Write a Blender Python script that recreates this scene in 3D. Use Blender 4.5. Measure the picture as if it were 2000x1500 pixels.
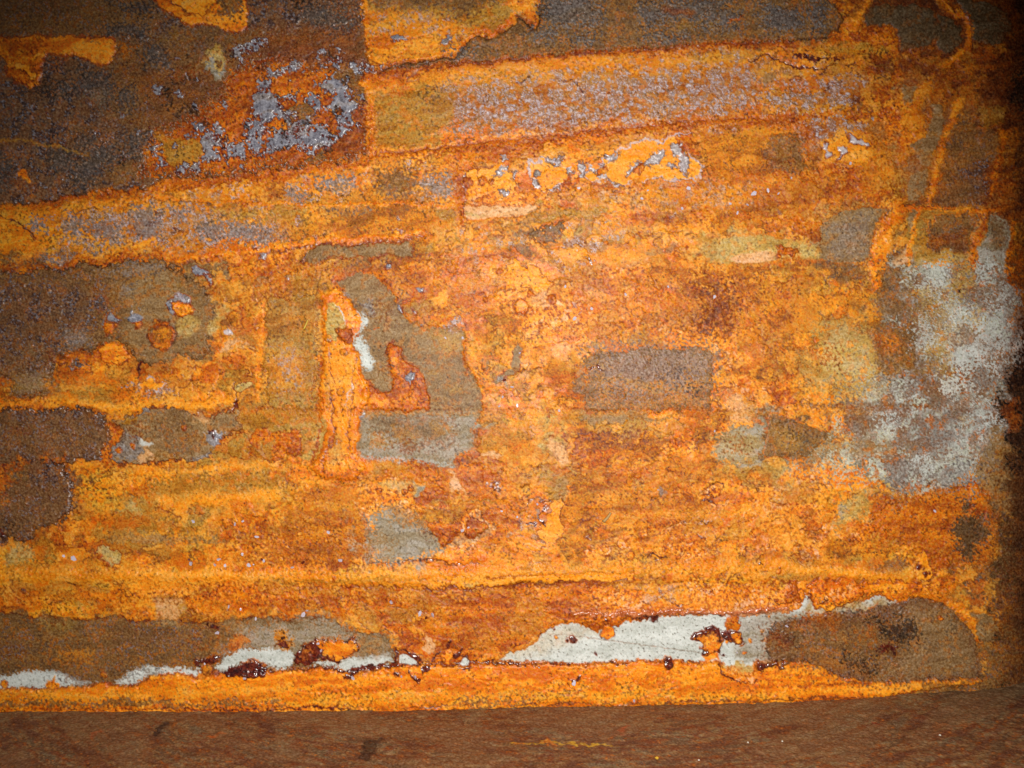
import bpy, math, random
import numpy as np
from mathutils import Vector
random.seed(4); rng = np.random.default_rng(11)
for o in list(bpy.data.objects): bpy.data.objects.remove(o)
scene = bpy.context.scene
COL = scene.collection

# ------------------------------------------------------------------ camera, light, exposure
D = 1.556                                   # camera distance to the steel wall (1 mm = 1 photo pixel on the wall)
cam = bpy.data.cameras.new('camera'); cam.lens = 28; cam.sensor_width = 36; cam.clip_end = 50; cam.clip_start = .01
co = bpy.data.objects.new('camera', cam); COL.objects.link(co)
co.location = (0, -D, 0); co.rotation_euler = (math.pi/2, 0, 0); scene.camera = co
w = bpy.data.worlds.new('World'); scene.world = w; w.use_nodes = True
w.node_tree.nodes['Background'].inputs[0].default_value = (.9, .95, 1, 1)
w.node_tree.nodes['Background'].inputs[1].default_value = .07
fl = bpy.data.lights.new('camera_flash', 'SPOT'); fl.energy = 214; fl.color = (1, .97, .92)
fl.spot_size = math.radians(79); fl.spot_blend = .85; fl.shadow_soft_size = .04
fo = bpy.data.objects.new('camera_flash', fl); COL.objects.link(fo)
fo.location = (.12, -2.0, .16)
aim = Vector((.03, 0, -.20)) - fo.location
fo.rotation_euler = aim.to_track_quat('-Z', 'Y').to_euler()
vs = scene.view_settings
vs.view_transform = 'Standard'; vs.look = 'None'; vs.exposure = 0; vs.gamma = 1; vs.use_curve_mapping = False
scene.cycles.max_bounces = 4

# ------------------------------------------------------------------ numpy toolbox
def lin(c):
    c = np.asarray(c, np.float32)/255.
    return np.where(c <= .04045, c/12.92, ((c+.055)/1.055)**2.4).astype(np.float32)
def sstep(a, b, x):
    t = np.clip((x-a)/(b-a), 0, 1); return t*t*(3-2*t)
def perlin(x, y, seed):
    r = np.random.default_rng(seed); N = 256
    ang = r.random((N, N)).astype(np.float32)*6.2832
    gx, gy = np.cos(ang), np.sin(ang)
    xi = np.floor(x).astype(np.int32); yi = np.floor(y).astype(np.int32)
    xf = (x-xi).astype(np.float32); yf = (y-yi).astype(np.float32)
    u = xf*xf*xf*(xf*(xf*6-15)+10); v = yf*yf*yf*(yf*(yf*6-15)+10)
    def g(ix, iy, dx, dy):
        a = (ix & 255); b = (iy & 255)
        return gx[b, a]*dx + gy[b, a]*dy
    n00 = g(xi, yi, xf, yf); n10 = g(xi+1, yi, xf-1, yf)
    n01 = g(xi, yi+1, xf, yf-1); n11 = g(xi+1, yi+1, xf-1, yf-1)
    return (n00*(1-u)+n10*u)*(1-v) + (n01*(1-u)+n11*u)*v
def uni(n):
    n = (n-n.mean())/(n.std()+1e-9)
    return (1/(1+np.exp(-1.702*n))).astype(np.float32)      # about uniform 0..1
def fbm(x, y, scale, seed, octs=3, gain=.55, ax=1., ay=1.):
    t = 0; a = 1.; s = scale
    for k in range(octs):
        c, sn = math.cos((.6*k+.45)*(ax == ay)), math.sin((.6*k+.45)*(ax == ay))
        t = t + a*perlin((x*c-y*sn)/(s*ax)+7.3*k, (x*sn+y*c)/(s*ay)+3.1*k, seed+k*17)
        a *= gain; s *= .5
    return uni(t)

# ------------------------------------------------------------------ the wall's sample grid (photo pixels, y down)
def axis(a, b, step, lo, hi, c):
    f = np.arange(a, b+.01, step)
    left = a - np.cumsum(np.linspace(step, c, 40)); left = left[left > lo]
    right = b + np.cumsum(np.linspace(step, c, 40)); right = right[right < hi]
    return np.concatenate([left[::-1], f, right]).astype(np.float32)
STEP = 1.6
GX = axis(-8, 2026, STEP, -420, 2027, 16); GY = axis(-8, 1400, STEP, -340, 1402, 16)
X, Y = np.meshgrid(GX, GY)
H_, W_ = X.shape
print('grid', X.shape)
nA = fbm(X, Y, 160, 1, 3); nB = fbm(X, Y, 45, 2, 3); nC = fbm(X, Y, 16, 3, 2)
nD = fbm(X, Y, 7, 4, 2); nE = fbm(X, Y, 5.4, 5, 2, .6); nF = fbm(X, Y, 9, 6, 2)
nG = fbm(X, Y, 30, 7, 4); YS = Y+(.15*(X-1000)*(1-sstep(560, 760, Y)))+14*(nB-.5); nS = fbm(X+.4*Y, YS, 44, 8, 4, .62, ax=4.2, ay=.42); nW = rng.random(X.shape, dtype=np.float32)
nH = fbm(X, Y, 80, 9, 4); nR = fbm(X, Y, 13, 12, 2); nP = fbm(X, Y, 4.6, 14, 1)
WX = (fbm(X, Y, 34, 21, 3, .6)-.5); WY = (fbm(X, Y, 34, 31, 3, .6)-.5)
FX = (fbm(X, Y, 8, 41, 2, .6)-.5); FY = (fbm(X, Y, 8, 51, 2, .6)-.5)

def ramp(n, *cols):
    cs = [lin(c) for c in cols]; k = len(cs)-1
    t = np.clip(n*1.02-.01, 0, .9999)*k; i = t.astype(np.int32); f = (t-i)[..., None]
    cs = np.array(cs, np.float32)
    return cs[i]*(1-f)+cs[i+1]*f
def over(base, col, m):
    return base + (lin(col)-base)*m[..., None]
def dots(n, thr, w=.05): return sstep(thr-w, thr+w, n)

def build_kinds(x, y, F):
    nA, nB, nC, nD, nE, nF, nG, nS, nW, nH, nR = F
    K = {}
    mix = uni(.18*nB+.20*nG+.10*nC+.50*nS+.12*nD+.08*nE)
    mixf = uni(.24*nC+.26*nD+.24*nB+.38*nS+.14*nE)
    c = ramp(mix, (206, 104, 12), (232, 132, 18), (240, 148, 26), (240, 160, 50))          # o smooth bright orange
    c = over(c, (196, 92, 12), .6*dots(.6*nR+.4*nG, .70)); c = over(c, (120, 64, 20), .7*dots(nE, .94, .03)*(nG > .4)); K['o'] = c
    c = ramp(mix, (200, 112, 16), (228, 144, 26), (228, 158, 44), (198, 146, 52))          # y ochre with brown stipple
    c = over(c, (112, 72, 26), .8*dots(.4*nE+.3*nD+.4*nB+.15*nP, .80)); c = over(c, (226, 122, 12), .6*dots(nR, .78)); K['y'] = c
    c = ramp(mixf, (148, 68, 4), (178, 86, 4), (202, 106, 8), (220, 128, 18))            # d deep orange
    c = over(c, (112, 44, 10), .7*dots(.5*nE+.5*nC, .76)); c = over(c, (214, 140, 44), .5*dots(nF, .9)); K['d'] = c
    c = ramp(mixf, (100, 46, 16), (132, 60, 16), (152, 74, 20), (168, 90, 28))             # r red brown
    c = over(c, (72, 38, 24), .6*dots(nD, .82)); K['r'] = c
    c = ramp(mixf, (108, 76, 42), (124, 88, 48), (134, 96, 54), (146, 94, 40))             # b olive brown
    c = over(c, (80, 58, 46), .6*dots(.6*nE+.4*nC, .72)); c = over(c, (172, 98, 30), .6*dots(.35*nR+.3*nD+.35*nG, .64, .09)); c = over(c, (134, 120, 116), .4*dots(.6*nE+.4*nG, .80)); K['b'] = c
    c = ramp(mix, (160, 104, 28), (178, 122, 40), (180, 132, 54), (166, 128, 62))          # m ochre olive film
    c = over(c, (126, 84, 34), .5*dots(nE, .86)); c = over(c, (206, 118, 24), .6*dots(.5*nR+.5*nB, .72)); K['m'] = c
    c = ramp(mix, (130, 98, 60), (146, 115, 76), (150, 122, 88), (156, 112, 58))          # g smooth greige plate
    c = over(c, (104, 82, 58), .5*dots(.7*nE+.3*nG, .78)); c = over(c, (176, 108, 40), .5*dots(.4*nR+.2*nD+.4*nG, .66, .1)); K['g'] = c
    c = ramp(mixf, (112, 72, 42), (122, 82, 48), (112, 80, 54), (104, 76, 58))             # s scale with clumps, glints painted in
    c = over(c, (158, 86, 28), .6*dots(.3*nR+.3*nD+.4*nB, .60, .10)); c = over(c, (126, 112, 112), .45*dots(.6*nE+.4*nB, .76))
    cl = dots(.6*nG+.4*nR, .58, .05)
    c = over(c, (58, 42, 42), cl*dots(nD, .30, .1)*.85); c = over(c, (136, 132, 140), cl*dots(nE, .84, .05)*.85); K['s'] = c
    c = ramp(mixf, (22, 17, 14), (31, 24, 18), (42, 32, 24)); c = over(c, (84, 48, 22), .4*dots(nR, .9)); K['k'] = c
    for nm, th, a in (('f', .60, .8), ('F', .46, 1.)):                                     # filigree of scale, its lilac glints put into the colour
        c = ramp(mix, (214, 128, 26), (228, 144, 34), (212, 148, 56)) if nm == 'f' else ramp(mixf, (158, 86, 26), (188, 110, 40), (182, 124, 70))
        m1 = dots(.45*nR+.2*nF+.4*nG, th, .06)
        worm = 1-sstep(.045, .11, np.abs(nD-.5)); worm2 = 1-sstep(.04, .11, np.abs(nE-.52))
        c = over(c, (150, 126, 116), m1*.6*a)
        c = over(c, (118, 66, 44), m1*worm2*.6*a); c = over(c, (184, 176, 186), m1*np.maximum(worm, dots(nF, .9)*.7)*.9*a); K[nm] = c
    c = ramp(mix, (222, 126, 22), (230, 142, 36), (234, 154, 58), (228, 150, 50))          # p orange, the flash's peach sheen painted in
    c = over(c, (184, 86, 16), .85*dots(.5*nE+.3*nD+.3*nC, .64)); c = over(c, (246, 196, 160), .6*dots(.6*nF+.4*nG, .74)); K['p'] = c
    c = ramp(mix, (140, 124, 96), (150, 138, 116), (156, 147, 130), (166, 158, 146))      # w grey bare metal
    c = over(c, (112, 98, 72), .55*dots(.7*nE+.3*nC, .78)); K['w'] = c
    c = ramp(mix, (174, 136, 66), (188, 152, 80), (198, 166, 102), (184, 156, 102))        # l pale lime film
    c = over(c, (136, 108, 66), .5*dots(nE, .84)); c = over(c, (210, 136, 50), .5*dots(nR, .8)); K['l'] = c
    c = ramp(uni(.3*nD+.25*nC+.5*nH+.4*nG), (124, 88, 62), (132, 112, 98), (152, 146, 138), (168, 168, 158), (182, 184, 164))   # c corrosion
    c = over(c, (206, 206, 180), .8*dots(.42*nE+.3*nD+.28*nH, .60, .08)); c = over(c, (98, 76, 66), .7*dots(.45*nD+.15*nE+.4*nG, .60, .08)); c = over(c, (178, 96, 28), .8*dots(.35*nR+.25*nD+.4*nB, .72)); K['c'] = c
    c = ramp(uni(.42*nE+.40*nD+.16*nC+.26*nB+.4*nS), (134, 76, 14), (180, 102, 18), (208, 128, 24), (226, 150, 40))                   # n salt and pepper
    c = over(c, (84, 50, 20), .7*dots(.6*nE+.4*nG, .74)); K['n'] = c
    K['W'] = ramp(mix, (186, 190, 182), (200, 204, 198), (208, 212, 206)); K['W'] = over(K['W'], (120, 112, 94), .6*dots(nE, .93))
    K['D'] = ramp(mixf, (56, 16, 8), (84, 24, 8), (118, 38, 8), (64, 28, 24))
    K['B'] = ramp(mix, (114, 112, 122), (140, 139, 148), (152, 150, 158), (136, 124, 118)); K['B'] = over(K['B'], (70, 58, 66), .6*dots(.7*nE+.3*nC, .80))
    K['R'] = ramp(mixf, (104, 36, 8), (132, 50, 8), (160, 68, 10))
    K['S'] = ramp(mix, (176, 92, 50), (206, 124, 74), (190, 110, 70)); K['G'] = ramp(mix, (126, 112, 104), (138, 128, 122), (134, 112, 90)); K['G'] = over(K['G'], (76, 60, 56), .6*dots(.7*nE+.3*nC, .78))
    K['L'] = ramp(mix, (202, 190, 190), (178, 166, 176)); K['O'] = ramp(mix, (232, 142, 22), (240, 156, 38), (236, 164, 64))
    K['O'] = over(K['O'], (170, 90, 30), .6*dots(nE, .95, .02))
    K['P'] = ramp(mix, (216, 164, 118), (214, 156, 98), (226, 178, 140)); K['P'] = over(K['P'], (170, 110, 70), .5*dots(nE, .88))
    return K
FLD = (nA, nB, nC, nD, nE, nF, nG, nS, nW, nH, nR)
K = build_kinds(X, Y, FLD)
REL = dict(B=.8, S=.15, R=.6, o=.30, y=.45, d=.8, r=.8, b=.4, m=.3, g=.2, s=.9, k=.6, f=.55, F=.8, p=.5, w=.15, l=.2, c=.5, n=.7, W=.15, D=.8, G=.7, L=.5, O=.15, P=.15)
RGH = dict(B=.3, S=.27, R=.4, o=.42, y=.5, d=.46, r=.5, b=.48, m=.46, g=.5, s=.34, k=.5, f=.46, F=.42, p=.54, w=.55, l=.55, c=.62, n=.62, W=.55, D=.25, G=.42, L=.3, O=.46, P=.5)

# ------------------------------------------------------------------ base: what covers each 50 mm of the wall, shade painted into its right column
MAP = """bbbbbsoooossssbbbbboosssssssssssddkkkdkk
oooobbsssbssrrffffobbssssssssssbdodkkkdk
oossssnnbsrrnbddoodddofffffffoofrrdrrdrk
bssssnnnnbFrrFodmmffFFFFFFFFFoFFfrdgdrkk
sbbsnnndnbFFrFdmmfFFFFFFFFFFFoFFfmoogbbk
bbsssFbmFFFbFrmmmoododooodydnmoFFdgobbrr
bsbFsFrmdddoofonfndpooopooFpnnnbpdngobsr
ddddooofffnfffnnffdododdpdddpddnddnmbsrr
yymfffFfyfFmymnnnmpppmmfoddnnnmoggombbgr
oyffyoofoooofodnnmfmbyFmmyolllolggobbbgr
bbsbbbgbgddmbbbnnoofoofppnnnnnmnbbowoowr
bssbbmmgdnmmnogbdyfopppoponnpnynynmblccr
ssbsmgmglnmmloggmyonpppypyprnynnmnbgccck
sssdmgmbppmmlowdgmynyoommmppommnllbbccck
sbdooddodmmmoogdmgymonnbbbbbpnnnllbbccck
dsomyoooommnmoodggyoyonbbbbmopdodlccccck
sssbbmmggmmmmlwwbwwyoynmmmonpwbbobccccbk
ssbdgmmmmnrdlowwbwdnnldnnnonlwbmlllcccbk
sssyyoommomoooondndpymnnyynnymlpoolcddbk
ssbyymommoyyyyppddnpyonnnynpopppylnddrdk
sbdommymodynynwmdnmdfonynnpfoppnppdnnrdk
ymdnnmnyydndddwwwooyoynppyppypypnnnynbbk
yyonyooyoooooyyyoooyoooyyyyyyyyoomyydnbk
ooyodypdoodddddddddndddppppppppooooodbbk
bbbbbbbmmmmggmnddddddddddddddddssssbddbk
bbbbbbbbbbggddddddddddddwwwwwwbssssbbbbk
bbbbmboodoooooonoooooooooooooodoossbbbbk
yymmmmmmmmyyyyyyyyyyyyyyyyyyyyyyyodbbbbk""".split()
assert all(len(r) == 40 for r in MAP) and len(MAP) == 28
ux = np.clip((X+WX*60+FX*6)/50-.5, 0, 38.999); uy = np.clip((Y+WY*34+FY*6)/50-.5, 0, 26.999)
ix, iy = ux.astype(int), uy.astype(int); fx, fy = ux-ix, uy-iy
fx = sstep(-.05, 1.05, fx); fy = sstep(-.05, 1.05, fy)
codes = np.array([[ord(ch) for ch in r] for r in MAP])
col = np.zeros(X.shape+(3,), np.float32); hgt = np.zeros_like(X); rgh = np.zeros_like(X); wsum = np.zeros_like(X)
for q, ch in enumerate(sorted(set(''.join(MAP)))):
    oh = (codes == ord(ch)).astype(np.float32)
    wt = (oh[iy, ix]*(1-fx)+oh[iy, ix+1]*fx)*(1-fy)+(oh[iy+1, ix]*(1-fx)+oh[iy+1, ix+1]*fx)*fy
    nz = fbm(X, Y, 26, 300+q, 3, .7)
    wt = np.where(wt > .01, np.maximum(wt+.42*(nz-.5)+.06, 0), 0)**2.4 + wt*.002
    col += K[ch]*wt[..., None]; hgt += REL[ch]*wt; rgh += RGH[ch]*wt; wsum += wt
col /= wsum[..., None]; relief = hgt/wsum; rgh /= wsum
hgt = np.zeros_like(X)                                   # mm towards the camera
def films(seed, sc, ax_, ay_, th, tint, a, hh, gate, line=.010):
    """a thin film of rust over the crust: its own tint, a small step and a fine dark edge"""
    global col, hgt
    q = fbm(X+WX*14, Y+WY*14, sc, seed, 4, .46, ax=ax_, ay=ay_); g = sstep(.35, .6, gate)
    m = sstep(th-.012, th+.012, q)*g
    col += (lin(tint)-col)*(m*a)[..., None]; hgt += hh*m
    gy_, gx_ = np.gradient(q); dpx = np.abs(q-th)/(np.hypot(gx_, gy_)+1e-4)          # distance to the edge in samples
    e = (1-sstep(line*40, line*110, dpx))*g*sstep(.52, .70, nG*.5+nB*.5)
    col += (lin((112, 42, 14))-col)*(e*.62)[..., None]; hgt -= .45*e
warm = sstep(.02, .12, col[..., 0]-col[..., 2]*1.6-.06)
veil = fbm(X, Y, 120, 541, 5, .68, ax=1.5, ay=.8)
col = over(col, (168, 92, 18), .38*sstep(.56, .84, veil)*warm)
films(501, 70, 1.7, .8, .60, (238, 154, 44), .45, .5, warm*nH*1.3)
films(511, 38, 1.9, .8, .70, (206, 100, 14), .45, .5, warm*(1-nH)*1.4)
films(521, 90, 2.4, .6, .64, (176, 132, 56), .40, .3, warm*nB*1.3)
films(531, 24, 1.3, 1., .76, (240, 164, 60), .5, .4, warm*nA*1.3, .014)
rid = np.zeros(X.shape, np.int32); PARTS = [('rust_crust', None)]

# ------------------------------------------------------------------ painting features onto the wall
def sdf_poly(px, py, P):
    P = np.asarray(P, np.float32); d = np.full(px.shape, 1e9, np.float32); ins = np.zeros(px.shape, bool)
    for i in range(len(P)):
        ax, ay = P[i]; bx, by = P[(i+1) % len(P)]
        ex, ey = bx-ax, by-ay; L2 = ex*ex+ey*ey+1e-6
        t = np.clip(((px-ax)*ex+(py-ay)*ey)/L2, 0, 1)
        d = np.minimum(d, (px-ax-t*ex)**2+(py-ay-t*ey)**2)
        if ay != by:
            ins ^= ((ay > py) != (by > py)) & (px < ex*(py-ay)/(by-ay)+ax)
    d = np.sqrt(d); return np.where(ins, d, -d)
def sdf_line(px, py, P, wds):
    d = np.full(px.shape, -1e9, np.float32)
    for i in range(len(P)-1):
        ax, ay = P[i]; bx, by = P[i+1]; ex, ey = bx-ax, by-ay; L2 = ex*ex+ey*ey+1e-6
        t = np.clip(((px-ax)*ex+(py-ay)*ey)/L2, 0, 1)
        wv = wds[i]*(1-t)+wds[i+1]*t
        d = np.maximum(d, wv/2-np.sqrt((px-ax-t*ex)**2+(py-ay-t*ey)**2))
    return d
def field(P, wd=None, mar=30, warp=8., fine=1.6):
    xs = [p[0] for p in P]; ys = [p[1] for p in P]
    x0, x1, y0, y1 = min(xs)-mar, max(xs)+mar, min(ys)-mar, max(ys)+mar
    a0, a1 = np.searchsorted(GX, (x0, x1)); b0, b1 = np.searchsorted(GY, (y0, y1))
    if a1-a0 < 2 or b1-b0 < 2: return None
    sl = (slice(b0, b1), slice(a0, a1))
    st = 4. if wd is None and max(x1-x0, y1-y0) > 160 else 2.
    gx = np.arange(x0-30, x1+30, st, dtype=np.float32); gy = np.arange(y0-30, y1+30, st, dtype=np.float32)
    mx, my = np.meshgrid(gx, gy)
    S = sdf_poly(mx, my, P) if wd is None else sdf_line(mx, my, P, wd)
    qx = np.clip((X[sl]+WX[sl]*warp*1.6+FX[sl]*fine*2-gx[0])/st, 0, len(gx)-1.001); qy = np.clip((Y[sl]+WY[sl]*warp*1.6+FY[sl]*fine*2-gy[0])/st, 0, len(gy)-1.001)
    i, j = qx.astype(int), qy.astype(int); f, g = qx-i, qy-j
    return sl, (S[j, i]*(1-f)+S[j, i+1]*f)*(1-g)+(S[j+1, i]*(1-f)+S[j+1, i+1]*f)*g
def part_id(part, label):
    PARTS.append((part, label)); return len(PARTS)-1
def put(kind, P, part=None, label=None, h=0., warp=8., fine=1.6, soft=1.5, a=1., rim=0., rimc='R', halo=0., haloc='d', speck=0., wd=None, bevel=4., rima=.8, rel=None, lo=None):
    """one patch: an outline in wall millimetres, filled with a kind of surface, its height, rim and rust halo"""
    global col, hgt, rgh, relief
    r = field(P, wd, 20+halo+soft*2+speck*2, warp, fine)
    if r is None: return
    sl, s = r
    if speck: s = s+speck*(2*nE[sl]-1)*.9+speck*(2*nD[sl]-1)*.6
    if halo:
        m = sstep(-halo, -halo*.15, s+halo*.9*(nC[sl]-.5))*(1-sstep(0, soft, s))*.85*sstep(.38, .62, nH[sl]*.5+nB[sl]*.5)
        col[sl] += (K[haloc][sl]-col[sl])*m[..., None]
    m = sstep(-soft, soft, s)*a
    col[sl] += (K[kind][sl]-col[sl])*m[..., None]
    relief[sl] += ((REL[kind] if rel is None else rel)-relief[sl])*m; rgh[sl] += (RGH[kind]-rgh[sl])*m
    if lo is not None: hgt[sl] += (lo-hgt[sl])*sstep(-bevel, bevel, s)
    if h: hgt[sl] += h*sstep(-bevel*.6, bevel, s)
    if rim:
        m = (1-sstep(rim*.4, rim, np.abs(s+rim*.3)))*rima*sstep(.10, .50, nB[sl]*.55+nC[sl]*.5)
        col[sl] += (K[rimc][sl]-col[sl])*m[..., None]; hgt[sl] -= .5*m
    if part:
        rid[sl] = np.where(s > 0, part_id(part, label), rid[sl])
def vein(kind, P, wdt, **k):
    wd = wdt if isinstance(wdt, (list, tuple)) else [wdt]*len(P)
    k.setdefault('warp', 5.); k.setdefault('fine', 2.)
    put(kind, P, wd=wd, **k)
def spot(x, y, r, inner='d', ring='R', part='rust_blister', h=.8, ry=None, ra=.7):
    n = 14; ry = ry or r
    P = [(x+r*math.cos(t*6.2832/n)*(.9+.2*random.random()), y+ry*math.sin(t*6.2832/n)*(.9+.2*random.random())) for t in range(n)]
    put(inner, P, part if r >= 6 else None, None, h=h, warp=2., fine=1.2, soft=1., rim=max(1.6, r*.22), rimc=ring, rima=ra, bevel=2)

exec_features = True
# ---- broad bands and seams first
put('d', [(820,885),(900,880),(1010,930),(1000,1080),(940,1060),(900,980),(840,960)], soft=12, speck=16, a=.55)
put('d', [(1120,520),(1400,530),(1560,560),(1540,700),(1420,690),(1140,670)], soft=40, speck=46, a=.45); put('r', [(1360,540),(1440,560),(1430,650),(1370,660)], soft=16, speck=30, a=.5)
put('d', [(1100,860),(1400,900),(1380,1060),(1150,1040)], soft=40, speck=50, a=.35); put('d', [(480,1040),(720,1000),(740,1090),(500,1110)], soft=24, speck=34, a=.5)
put('d', [(480,500),(620,520),(880,500),(1000,560),(930,640),(850,600),(790,560),(640,530),(560,590),(490,600)], soft=14, speck=24, a=.5)
put('d', [(840,1150),(1120,1146),(1180,1180),(1050,1235),(960,1290),(840,1290)], soft=16, speck=26, a=.4); put('d', [(380,1150),(700,1150),(700,1205),(380,1210)], soft=16, speck=24, a=.4)
put('F', [(880,165),(1100,140),(1300,125),(1470,120),(1500,150),(1480,200),(1400,225),(1200,245),(1000,262),(900,262),(840,240),(820,200)], soft=20, speck=22, warp=14, h=.3)
put('F', [(1590,180),(1640,150),(1700,150),(1660,200),(1600,210),(1540,212),(1500,195),(1540,170)], soft=6, speck=8)
put('f', [(880,130),(1200,115),(1500,100),(1500,130),(1200,150),(900,170)], soft=12, speck=14, a=.8)
put('m', [(725,185),(800,175),(880,180),(890,230),(850,270),(735,290),(722,240)], 'scale_patch', 'smooth olive film at the left end of the long slanted band', soft=10, speck=6, a=.9)
# upper left dark plate
put('s', [(-460,-380),(700,-380),(708,0),(716,70),(718,135),(700,160),(708,210),(720,305),(640,322),(540,332),(420,343),(330,350),(280,366),(210,378),(160,376),(120,386),(60,396),(0,402),(-460,440)],
    'scale_plate', 'large dark brown scale plate across the upper left, ragged lower edge', h=2.6, warp=5, halo=26, rim=3, rimc='k', soft=2)
put('b', [(-460,-380),(300,-380),(310,30),(300,70),(0,72),(-460,72)], soft=4, speck=8, a=.75, h=.6)
put('b', [(190,70),(420,80),(500,120),(480,230),(380,250),(300,260),(210,240),(200,140)], soft=30, speck=25, a=.75); put('r', [(230,120),(480,130),(470,230),(300,250)], soft=24, speck=30, a=.35)
put('b', [(380,62),(520,62),(720,60),(712,110),(500,90),(380,88)], soft=12, speck=10, a=.8)
put('r', [(500,70),(700,40),(712,130),(640,140),(520,150)], soft=20, speck=20, a=.6)
put('d', [(470,130),(560,120),(640,135),(700,150),(715,210),(722,300),(640,318),(440,338),(330,345),(275,340),(285,290),(340,250),(400,215),(440,200),(440,150)], 'rust_bloom', 'deep orange rust bloom under grey flakes at the plate\'s right end', soft=8, speck=14, lo=1.2, rel=1.4)
put('r', [(640,250),(720,220),(722,305),(640,320),(600,300)], soft=14, speck=14, a=.8)
put('r', [(455,180),(540,200),(520,225),(450,215)], soft=8, speck=8, a=.7)
put('m', [(300,262),(385,270),(395,300),(385,330),(340,333),(320,300)], 'rust_film', None, soft=4, a=.9, h=.8)
put('b', [(210,320),(265,315),(270,350),(215,368)], soft=6, a=.8)
put('b', [(650,125),(700,130),(712,200),(690,230),(690,180),(670,160),(648,150)], soft=3, h=1, a=.9)
put('b', [(560,212),(600,200),(615,225),(605,260),(570,262),(555,240)], 'rust_film', None, soft=3, h=1.2)
put('b', [(520,195),(545,190),(545,225),(525,220)], soft=2, h=1.2)
put('b', [(600,298),(630,296),(640,312),(600,318)], soft=2, h=.6)
# grey flakes of lifting scale
FLK = [[(495,150),(520,145),(530,165),(518,178),(500,175)],[(500,182),(540,186),(545,205),(565,215),(566,232),(545,240),(525,230),(505,236),(497,215)],
 [(540,184),(580,182),(576,192),(545,198)],[(600,190),(625,186),(628,205),(612,210),(632,220),(624,222),(606,208)],
 [(630,155),(660,150),(680,165),(690,185),(704,200),(702,212),(685,225),(680,245),(670,250),(664,225),(652,205),(650,180),(635,172)],
 [(527,262),(560,255),(590,262),(600,275),(585,285),(560,280),(545,288),(530,280)],[(590,258),(625,248),(640,262),(650,272),(636,290),(630,275),(618,285),(605,300),(592,300),(600,285)],
 [(405,262),(425,272),(440,280),(430,290),(425,310),(410,320),(400,300),(395,285)],[(418,255),(435,262),(430,270)],[(440,272),(470,268),(474,300),(485,318),(470,320),(460,305),(445,315),(450,290)],
 [(480,245),(505,240),(515,258),(500,275),(515,280),(512,300),(525,310),(505,312),(495,295),(485,280)],[(376,320),(395,326),(390,345),(375,338)],[(345,332),(365,330),(360,346),(345,345)],
 [(470,85),(495,82),(505,95),(485,100),(478,120),(462,118),(460,100)],[(500,235),(520,238),(528,258),(505,255)],
 [(560,128),(580,130),(590,145),(570,150)],[(640,118),(660,120),(668,132),(650,135)],[(690,240),(703,244),(700,256),(690,254)],[(700,132),(720,128),(748,130),(745,144),(715,142)],[(520,130),(548,138),(545,150),(525,148)],
 [(565,262),(575,235),(590,232),(598,248)],[(306,305),(322,312),(318,325),(305,318)]]
for P in FLK: put('r', [(x+2, y+4) for x, y in P], soft=5, speck=6, a=.6, warp=12, fine=7)  # maroon shadow painted just below each flake
for P in FLK: put('B', P, 'scale_flake', None, h=2.2, warp=12, fine=7, soft=1., rim=2.6, rimc='D', rima=1.)
for k in range(120):
    x = random.uniform(60, 705); y = random.uniform(80, 330)
    if y > 340-.10*(x-230) or (x < 235 and y < 175): continue
    r = random.uniform(3, 10)*(.6 if x < 300 else 1); n = 9; a0 = random.random()*6
    P = [(x+r*1.3*math.cos(a0+q*6.283/n)*random.uniform(.45, 1.2), y+r*math.sin(a0+q*6.283/n)*random.uniform(.45, 1.2)) for q in range(n)]
    if k % 5 < 3: put('B', P, 'scale_flake' if r > 6 else None, None, h=1.4, warp=8, fine=5, soft=1., rim=1.8, rimc='D', rima=.8)
    else: put('k', P, h=-.8, warp=8, fine=5, soft=1.5, speck=4, a=.75)
for P in ([(160,140),(215,150),(222,190),(205,215),(175,190),(150,170)],[(100,175),(140,160),(150,180),(110,195)],[(235,180),(262,175),(258,212),(236,208)],[(150,270),(185,265),(190,300),(150,290)],[(140,330),(175,290),(225,280),(230,310),(190,340),(165,370),(150,365)],[(95,295),(140,300),(140,340),(105,330)],[(250,262),(280,260),(275,310),(250,305)],[(0,305),(25,320),(28,370),(0,380)],[(585,15),(690,10),(700,50),(650,60),(590,40)],[(220,5),(300,8),(300,30),(255,25)],[(205,55),(290,50),(290,70),(215,70)],[(280,95),(320,90),(330,130),(290,135)]):
    put('s', P, soft=5, speck=7); put('G', P, soft=3, speck=12, a=.55, warp=4)
    put('k', P, soft=4, speck=16, a=.55, h=.8)
put('l', [(402,95),(430,92),(446,112),(444,130),(428,150),(415,145),(402,125)], 'lime_deposit', 'round cream deposit on the dark upper left plate', soft=3, speck=4, h=1)
put('w', [(405,115),(415,110),(418,135),(430,142),(440,128),(444,140),(424,154),(410,140)], soft=1.5, speck=3)
put('b', [(415,112),(430,115),(432,128),(420,130)], soft=2, speck=2)
put('o', [(42,328),(56,334),(66,352),(60,356),(44,345)], 'rust_blister', None, soft=1.5, h=.6)
vein('m', [(0,272),(50,275),(110,288),(175,305)], [6,5,6,3], a=.7, soft=2)
vein('L', [(363,143),(370,160)], 2, soft=1)
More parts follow.
